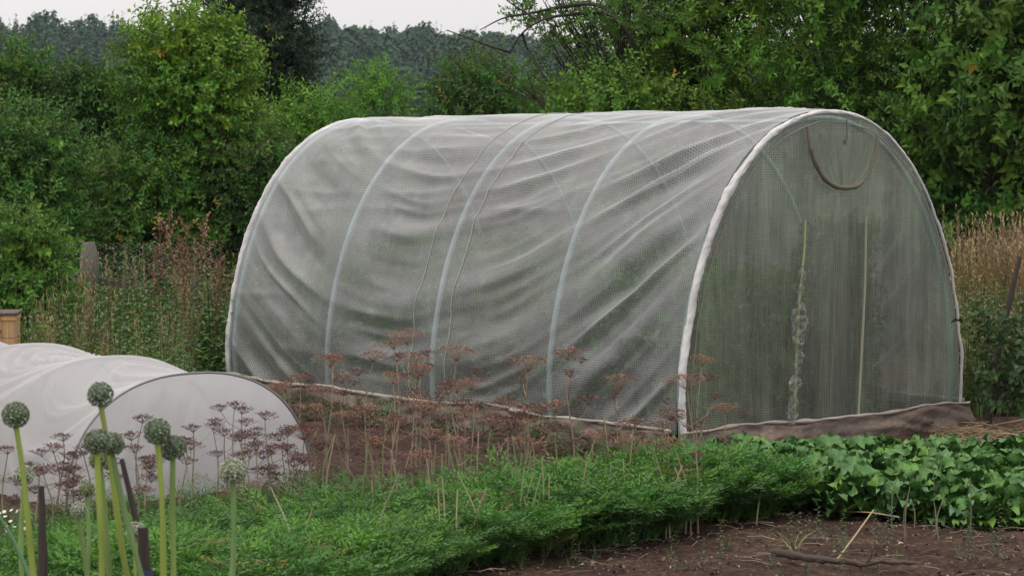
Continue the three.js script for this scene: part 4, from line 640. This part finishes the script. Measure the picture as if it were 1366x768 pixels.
  // leafy things climbing round the pole
  const hop = thing('hop_vine', 'big-leaved green vine climbing the dark crooked pole', 'vine', V(X(1346, 17.5), 0, -17.5)), hs = new GB(), hl = []; hs.col = [0.08, 0.1, 0.04]; hs.tube([V(0, 0, 0), V(0.05, 0.4, 0), V(0.02, 0.7, 0)], [0.006, 0.003], 4, false); mesh('stem', hs, stemMat, hop); for (let k = 0; k < 90; k++) { const a = r() * 6.28, q = 0.22 * Math.sqrt(r()); sprigAt(hl, V(q * Math.cos(a), 0.05 + 0.62 * r(), q * Math.sin(a)), V(r() - 0.5, r() * 0.6, r() - 0.3).normalize(), mix(0.6, 0.95, r()), jitter([0.04, 0.09, 0.025], r, 0.3, 0.15)); } instanced('foliage', SPRIGS.large, leafMat, hl, hop);
  // dark garden stakes among the leeks
  const stake = (label, p0, p1, r0) => { const o = V(p1.x, 0, p1.z), g = new GB(); g.col = [0.055, 0.042, 0.035]; const lean = p0.clone().sub(p1), k = p1.y / lean.y; const ft = V(p1.x - lean.x * k * 1.06, -0.05, p1.z); const pts = []; for (let m = 0; m <= 10; m++) pts.push(ft.clone().lerp(p0, m / 10).sub(o).add(V(0.006 * (noise(m, p0.x * 9) - 0.5), 0, 0))); g.tube(pts, pts.map((_, m) => r0 * (m === 10 ? 0.85 : 1) * (1 + 0.45 * (noise(m * 0.8, p0.x * 5) - 0.5))), 8); const s = thing('wooden_stake', label, 'stake', o); mesh('pole', g, woodMat, s); return s; };
  stake('upright dark weathered stake between the leek stems', P(54, 648, 8.6), P(56, 745, 8.6), 0.0145);
  stake('slanting dark stake behind the clustered leek heads', P(162, 612, 9.0), P(182, 695, 9.0), 0.011);
  const st = stake('thick short dark stake with a blue cloth tie', P(190, 703, 7.3), P(192, 766, 7.3), 0.019);
  const tie = new GB(), tr = []; const bl = new THREE.MeshStandardMaterial({ color: new THREE.Color().setRGB(0.02, 0.03, 0.07), roughness: 0.9, side: THREE.DoubleSide }); const c0 = P(190, 760, 7.3).y; for (let j = 0; j <= 10; j++) { const row = []; for (let i = 0; i <= 24; i++) { const a = i / 24 * 6.283, R = 0.021 + 0.02 * (1 - j / 10) ** 1.5 + 0.02 * noise(Math.cos(a) * 2 + 5, Math.sin(a) * 2 + j * 0.3, 3) * (1 - j / 12); row.push(tie.v(R * Math.cos(a), c0 - 0.13 + 0.012 * j + 0.02 * noise(Math.cos(a) * 2, Math.sin(a) * 2, 8), R * Math.sin(a))); } tr.push(row); } for (let j = 0; j < 10; j++) for (let i = 0; i < 24; i++) tie.q(tr[j][i], tr[j][i + 1], tr[j + 1][i + 1], tr[j + 1][i]); mesh('cloth_tie', tie, bl, st).userData.label = 'dark blue cloth wrapped round the stake';
}

// ---------------------------------------------------------------- leeks in seed
{
  const headGeo = (seed, tone) => {
    const r = rng(seed), g = new GB(), N = 210;
    const core = new THREE.IcosahedronGeometry(0.72, 3); { const p = core.attributes.position, o = g.p.length / 3; g.col = [tone[0] * 0.55, tone[1] * 0.55, tone[2] * 0.55]; for (let k = 0; k < p.count; k++) g.v(p.getX(k), p.getY(k), p.getZ(k)); for (let k = 0; k < p.count; k += 3) g.f(o + k, o + k + 1, o + k + 2); }
    for (let k = 0; k < N; k++) {                              // seed capsules: little three-lobed buds
      const y = clamp(1 - 2 * (k + 0.5) / N + 0.09 * (r() - 0.5), -1, 1), q = Math.sqrt(1 - y * y), a = k * 2.39996 + 0.35 * (r() - 0.5), R = 0.93 + 0.11 * r(), n = V(q * Math.cos(a), y, q * Math.sin(a)); if (y < -0.93) continue;
      const t1 = V(0, 1, 0).cross(n).normalize(), t2 = n.clone().cross(t1), w = 0.098 + 0.028 * r(), b = 0.6 + 0.7 * r(), pale = r() < 0.12 ? 1.5 : 1; g.col = [tone[0] * b * pale, tone[1] * b * (pale * 0.94), tone[2] * b * pale];
      const tip = g.v(n.x * (R + 0.06), n.y * (R + 0.06), n.z * (R + 0.06)), base = g.v(n.x * (R - 0.16), n.y * (R - 0.16), n.z * (R - 0.16)), ring = [];
      for (let m = 0; m < 6; m++) { const th = m / 6 * 6.283, ww = w * (m % 2 ? 0.82 : 1.08); ring.push(g.v(n.x * (R - 0.02) + (t1.x * Math.cos(th) + t2.x * Math.sin(th)) * ww, n.y * (R - 0.02) + (t1.y * Math.cos(th) + t2.y * Math.sin(th)) * ww, n.z * (R - 0.02) + (t1.z * Math.cos(th) + t2.z * Math.sin(th)) * ww)); }
      for (let m = 0; m < 6; m++) { g.f(ring[m], ring[(m + 1) % 6], tip); g.f(ring[(m + 1) % 6], ring[m], base); }
    }
    return g.geo();
  };
  const GR = [headGeo(1, [0.13, 0.18, 0.10]), headGeo(2, [0.12, 0.17, 0.095]), headGeo(3, [0.26, 0.31, 0.20]), headGeo(4, [0.16, 0.2, 0.09])];
  const headMat = new THREE.MeshStandardMaterial({ vertexColors: true, roughness: 0.75 });
  const YEL = [0.21, 0.265, 0.045], GRN = [0.125, 0.215, 0.07], BLU = [0.095, 0.19, 0.09];
  const leek = (px, py, rad, bx, d, kind, col, label, group) => {
    const top = P(px, py, d), low = P(bx, 768, d), sl = (top.x - low.x) / (top.y - low.y), gx = low.x - sl * low.y, o = V(gx, 0, -d), t = thing('leek_plant', label, 'leek', o, 0, group);
    const R = rad * d / FPX, g = new GB(), pts = [], n = 14, r = rng(px * 7 + py); for (let k = 0; k <= n; k++) { const u = k / n; pts.push(V((top.x - gx) * u + 0.012 * Math.sin(u * 6 + px) * u * (1 - u) * 4, -0.03 + (top.y - R * 0.7 + 0.03) * u, 0.03 * Math.sin(u * 3 + py) * (1 - u))); }
    for (let k = 0; k <= n; k++) g.col = col;
    const base = g.p.length / 3; g.col = col; g.tube(pts, pts.map((_, k) => mix(0.0108, 0.0075, k / n) * (1 + 0.12 * Math.sin(k * 1.3 + px))), 9);
    for (let k = base; k < g.p.length / 3; k++) { const y = g.p[k * 3 + 1], m = 0.75 + 0.5 * noise(y * 9, px * 0.3), s = noise(y * 3, px * 0.7, 5); g.c[k * 3] = mix(col[0], YEL[0], s * 0.5) * m; g.c[k * 3 + 1] = mix(col[1], YEL[1], s * 0.5) * m; g.c[k * 3 + 2] = mix(col[2], YEL[2], s * 0.5) * m; }
    mesh('stem', g, stemMat, t);
    const h = mesh('seed_head', GR[kind], headMat, t); h.position.set(top.x - gx, top.y, pts[n].z); h.scale.set(R, R * 0.96, R); h.rotation.set(0.2 * Math.sin(px), px, 0.2 * Math.cos(px));
    return t;
  };
  leek(20, 553, 18.5, 52, 7.0, 0, YEL, 'leek with a dark green seed head on a curved yellow-green stem', null);
  leek(133, 526, 17.5, 176, 7.2, 1, YEL, 'tallest leek, its round head held over the clustered heads', null);
  leek(129, 589, 18, 131, 6.9, 0, YEL, 'leek head in the tight cluster on a straight yellow stem', null);
  leek(149, 592, 16.5, 186, 7.1, 1, BLU, 'leek head in the tight cluster on a bluish slanting stem', null);
  leek(133, 612, 15.5, 150, 7.3, 3, GRN, 'leek head tucked under the tight cluster of heads', null);
  leek(209, 575, 18.5, 221, 7.0, 0, YEL, 'leek of the leaning pair with the yellow stem', null);
  leek(230, 597, 18, 226, 7.05, 1, GRN, 'leek of the leaning pair with the green stem', null);
  leek(310, 629, 18.5, 308, 7.0, 2, BLU, 'lone leek with a pale fresh green head on a thick bluish stem', null);
  leek(31, 634, 14.5, 30, 8.2, 2, GRN, 'small pale leek head half behind a curved yellow stem', null);
  leek(115, 652, 11, 119, 8.6, 3, GRN, 'small olive leek head on a short stem below the cluster', null);
  leek(104, 681, 11.5, 112, 8.2, 2, GRN, 'small whitish leek head just over the carrot tops', null);
  leek(180, 709, 13.5, 182, 7.5, 2, YEL, 'pale drooping leek head beside the thick dark stake', null);
  // bare slanting leaf stem
  const o = P(20, 730, 7.2), b = new GB(); b.col = BLU; b.tube([P(-4, 684, 7.2), P(18, 722, 7.2), P(40, 772, 7.2), P(58, 830, 7.2)].map((p) => p.sub(o)), [0.004, 0.01], 7); const sb = mesh('headless_leek', b, stemMat); sb.position.copy(o); tag(sb, 'slanting bluish leek stalk without a head', 'leek');
}

// ---------------------------------------------------------------- small flowers, straw and litter
{
  const r = rng(222), fl = thing('white_flower_plant', 'low plant with small white flowers at the edge of the carrot bed', 'flower', V(X(14, 10.6), 0, -10.6)), st = new GB(), wm = new THREE.MeshStandardMaterial({ color: new THREE.Color().setRGB(0.5, 0.5, 0.46), roughness: 0.9, side: THREE.DoubleSide }); st.col = [0.1, 0.16, 0.05];
  const bloom = (() => { const g = new GB(); for (let k = 0; k < 9; k++) { const a = k / 9 * 6.28; g.leaf(V(0, 0, 0), V(Math.cos(a), 0.25, Math.sin(a)).normalize(), V(0, 1, 0), 0.014, 0.009, 0.2, 0); } return g.geo(); })();
  for (let k = 0; k < 16; k++) { const p = V((r() - 0.5) * 0.14, 0.27 + 0.09 * r(), (r() - 0.5) * 0.2); st.tube([V(p.x * 0.4, 0, p.z * 0.4), p], [0.002, 0.0012], 3, false); const m = mesh('flower', bloom, wm, fl); m.position.copy(p); m.scale.setScalar(0.7); m.rotation.set(r(), r() * 6, r() * 0.8); }
  mesh('stem', st, stemMat, fl);
  // straw mulch right of the greenhouse
  const straw = new GB(); straw.col = [1, 1, 1]; straw.tube([V(-0.11, 0, 0), V(0, 0.012, 0.01), V(0.11, 0, 0)], 0.0022, 3, false); const ls = [];
  for (let k = 0; k < 230; k++) { const px = mix(1255, 1400, r()), d = mix(15.9, 17.4, r()), M = new THREE.Matrix4(), q = new THREE.Quaternion().setFromEuler(new THREE.Euler((r() - 0.5) * 0.5, r() * 6.28, (r() - 0.5) * 0.7)), s = mix(0.6, 1.7, r()); M.compose(V(X(px, d), soilH(X(px, d), -d) + 0.07 * r(), -d), q, V(s, s, s)); ls.push([M, jitter([0.27, 0.2, 0.11], r, 0.45)]); }
  for (let k = 0; k < 640; k++) { const px = mix(300, 1366, r()), d = mix(11.1, 13.4, r()), M = new THREE.Matrix4(), q = new THREE.Quaternion().setFromEuler(new THREE.Euler((r() - 0.5) * 0.3, r() * 6.28, (r() - 0.5) * 0.3)), s = mix(0.2, 0.75, r()); M.compose(V(X(px, d), soilH(X(px, d), -d) + 0.008, -d), q, V(s, s, s)); ls.push([M, jitter(r() < 0.3 ? [0.36, 0.28, 0.2] : [0.15, 0.1, 0.07], r, 0.35)]); }
  tag(instanced('straw_litter', straw.geo(), stemMat, ls), 'scattered dry straw on the soil', 'straw', null, 'stuff');
  const chip = new GB(); chip.leaf(V(0, 0, 0), V(1, 0, 0), V(0, 1, 0), 0.03, 0.018, 0.2, 0.5); const lc = [];
  for (let k = 0; k < 2600; k++) { const px = mix(330, 1400, r()), d = r() < 0.6 ? mix(11.0, 13.3, r()) : mix(13.3, 16.4, r()), M = new THREE.Matrix4(), q = new THREE.Quaternion().setFromEuler(new THREE.Euler((r() - 0.5) * 1.2, r() * 6.28, (r() - 0.5) * 1.2)), s = mix(0.4, 1.4, r() * r()); M.compose(V(X(px, d), soilH(X(px, d), -d) + 0.008, -d), q, V(s, s, s)); lc.push([M, jitter(r() < 0.15 ? [0.3, 0.22, 0.17] : [0.10, 0.062, 0.045], r, 0.45, 0.15)]); }
  tag(instanced('leaf_litter', chip.geo(), stemMat, lc), 'brown dead leaf scraps littering the soil', 'litter', null, 'stuff');
  // grass tuft in the soil before the dead branch
  const tf_ = mesh('grass_tuft', grassTuft(9, 12, 0.16, 0.12, 0.004), new THREE.MeshStandardMaterial({ color: new THREE.Color().setRGB(0.22, 0.24, 0.06), roughness: 0.8, side: THREE.DoubleSide })); tf_.position.set(X(1062, 11.6), 0, -11.6); tag(tf_, 'yellow-green grass tuft behind the dead branch', 'grass');
}

renderer.render(scene, camera);
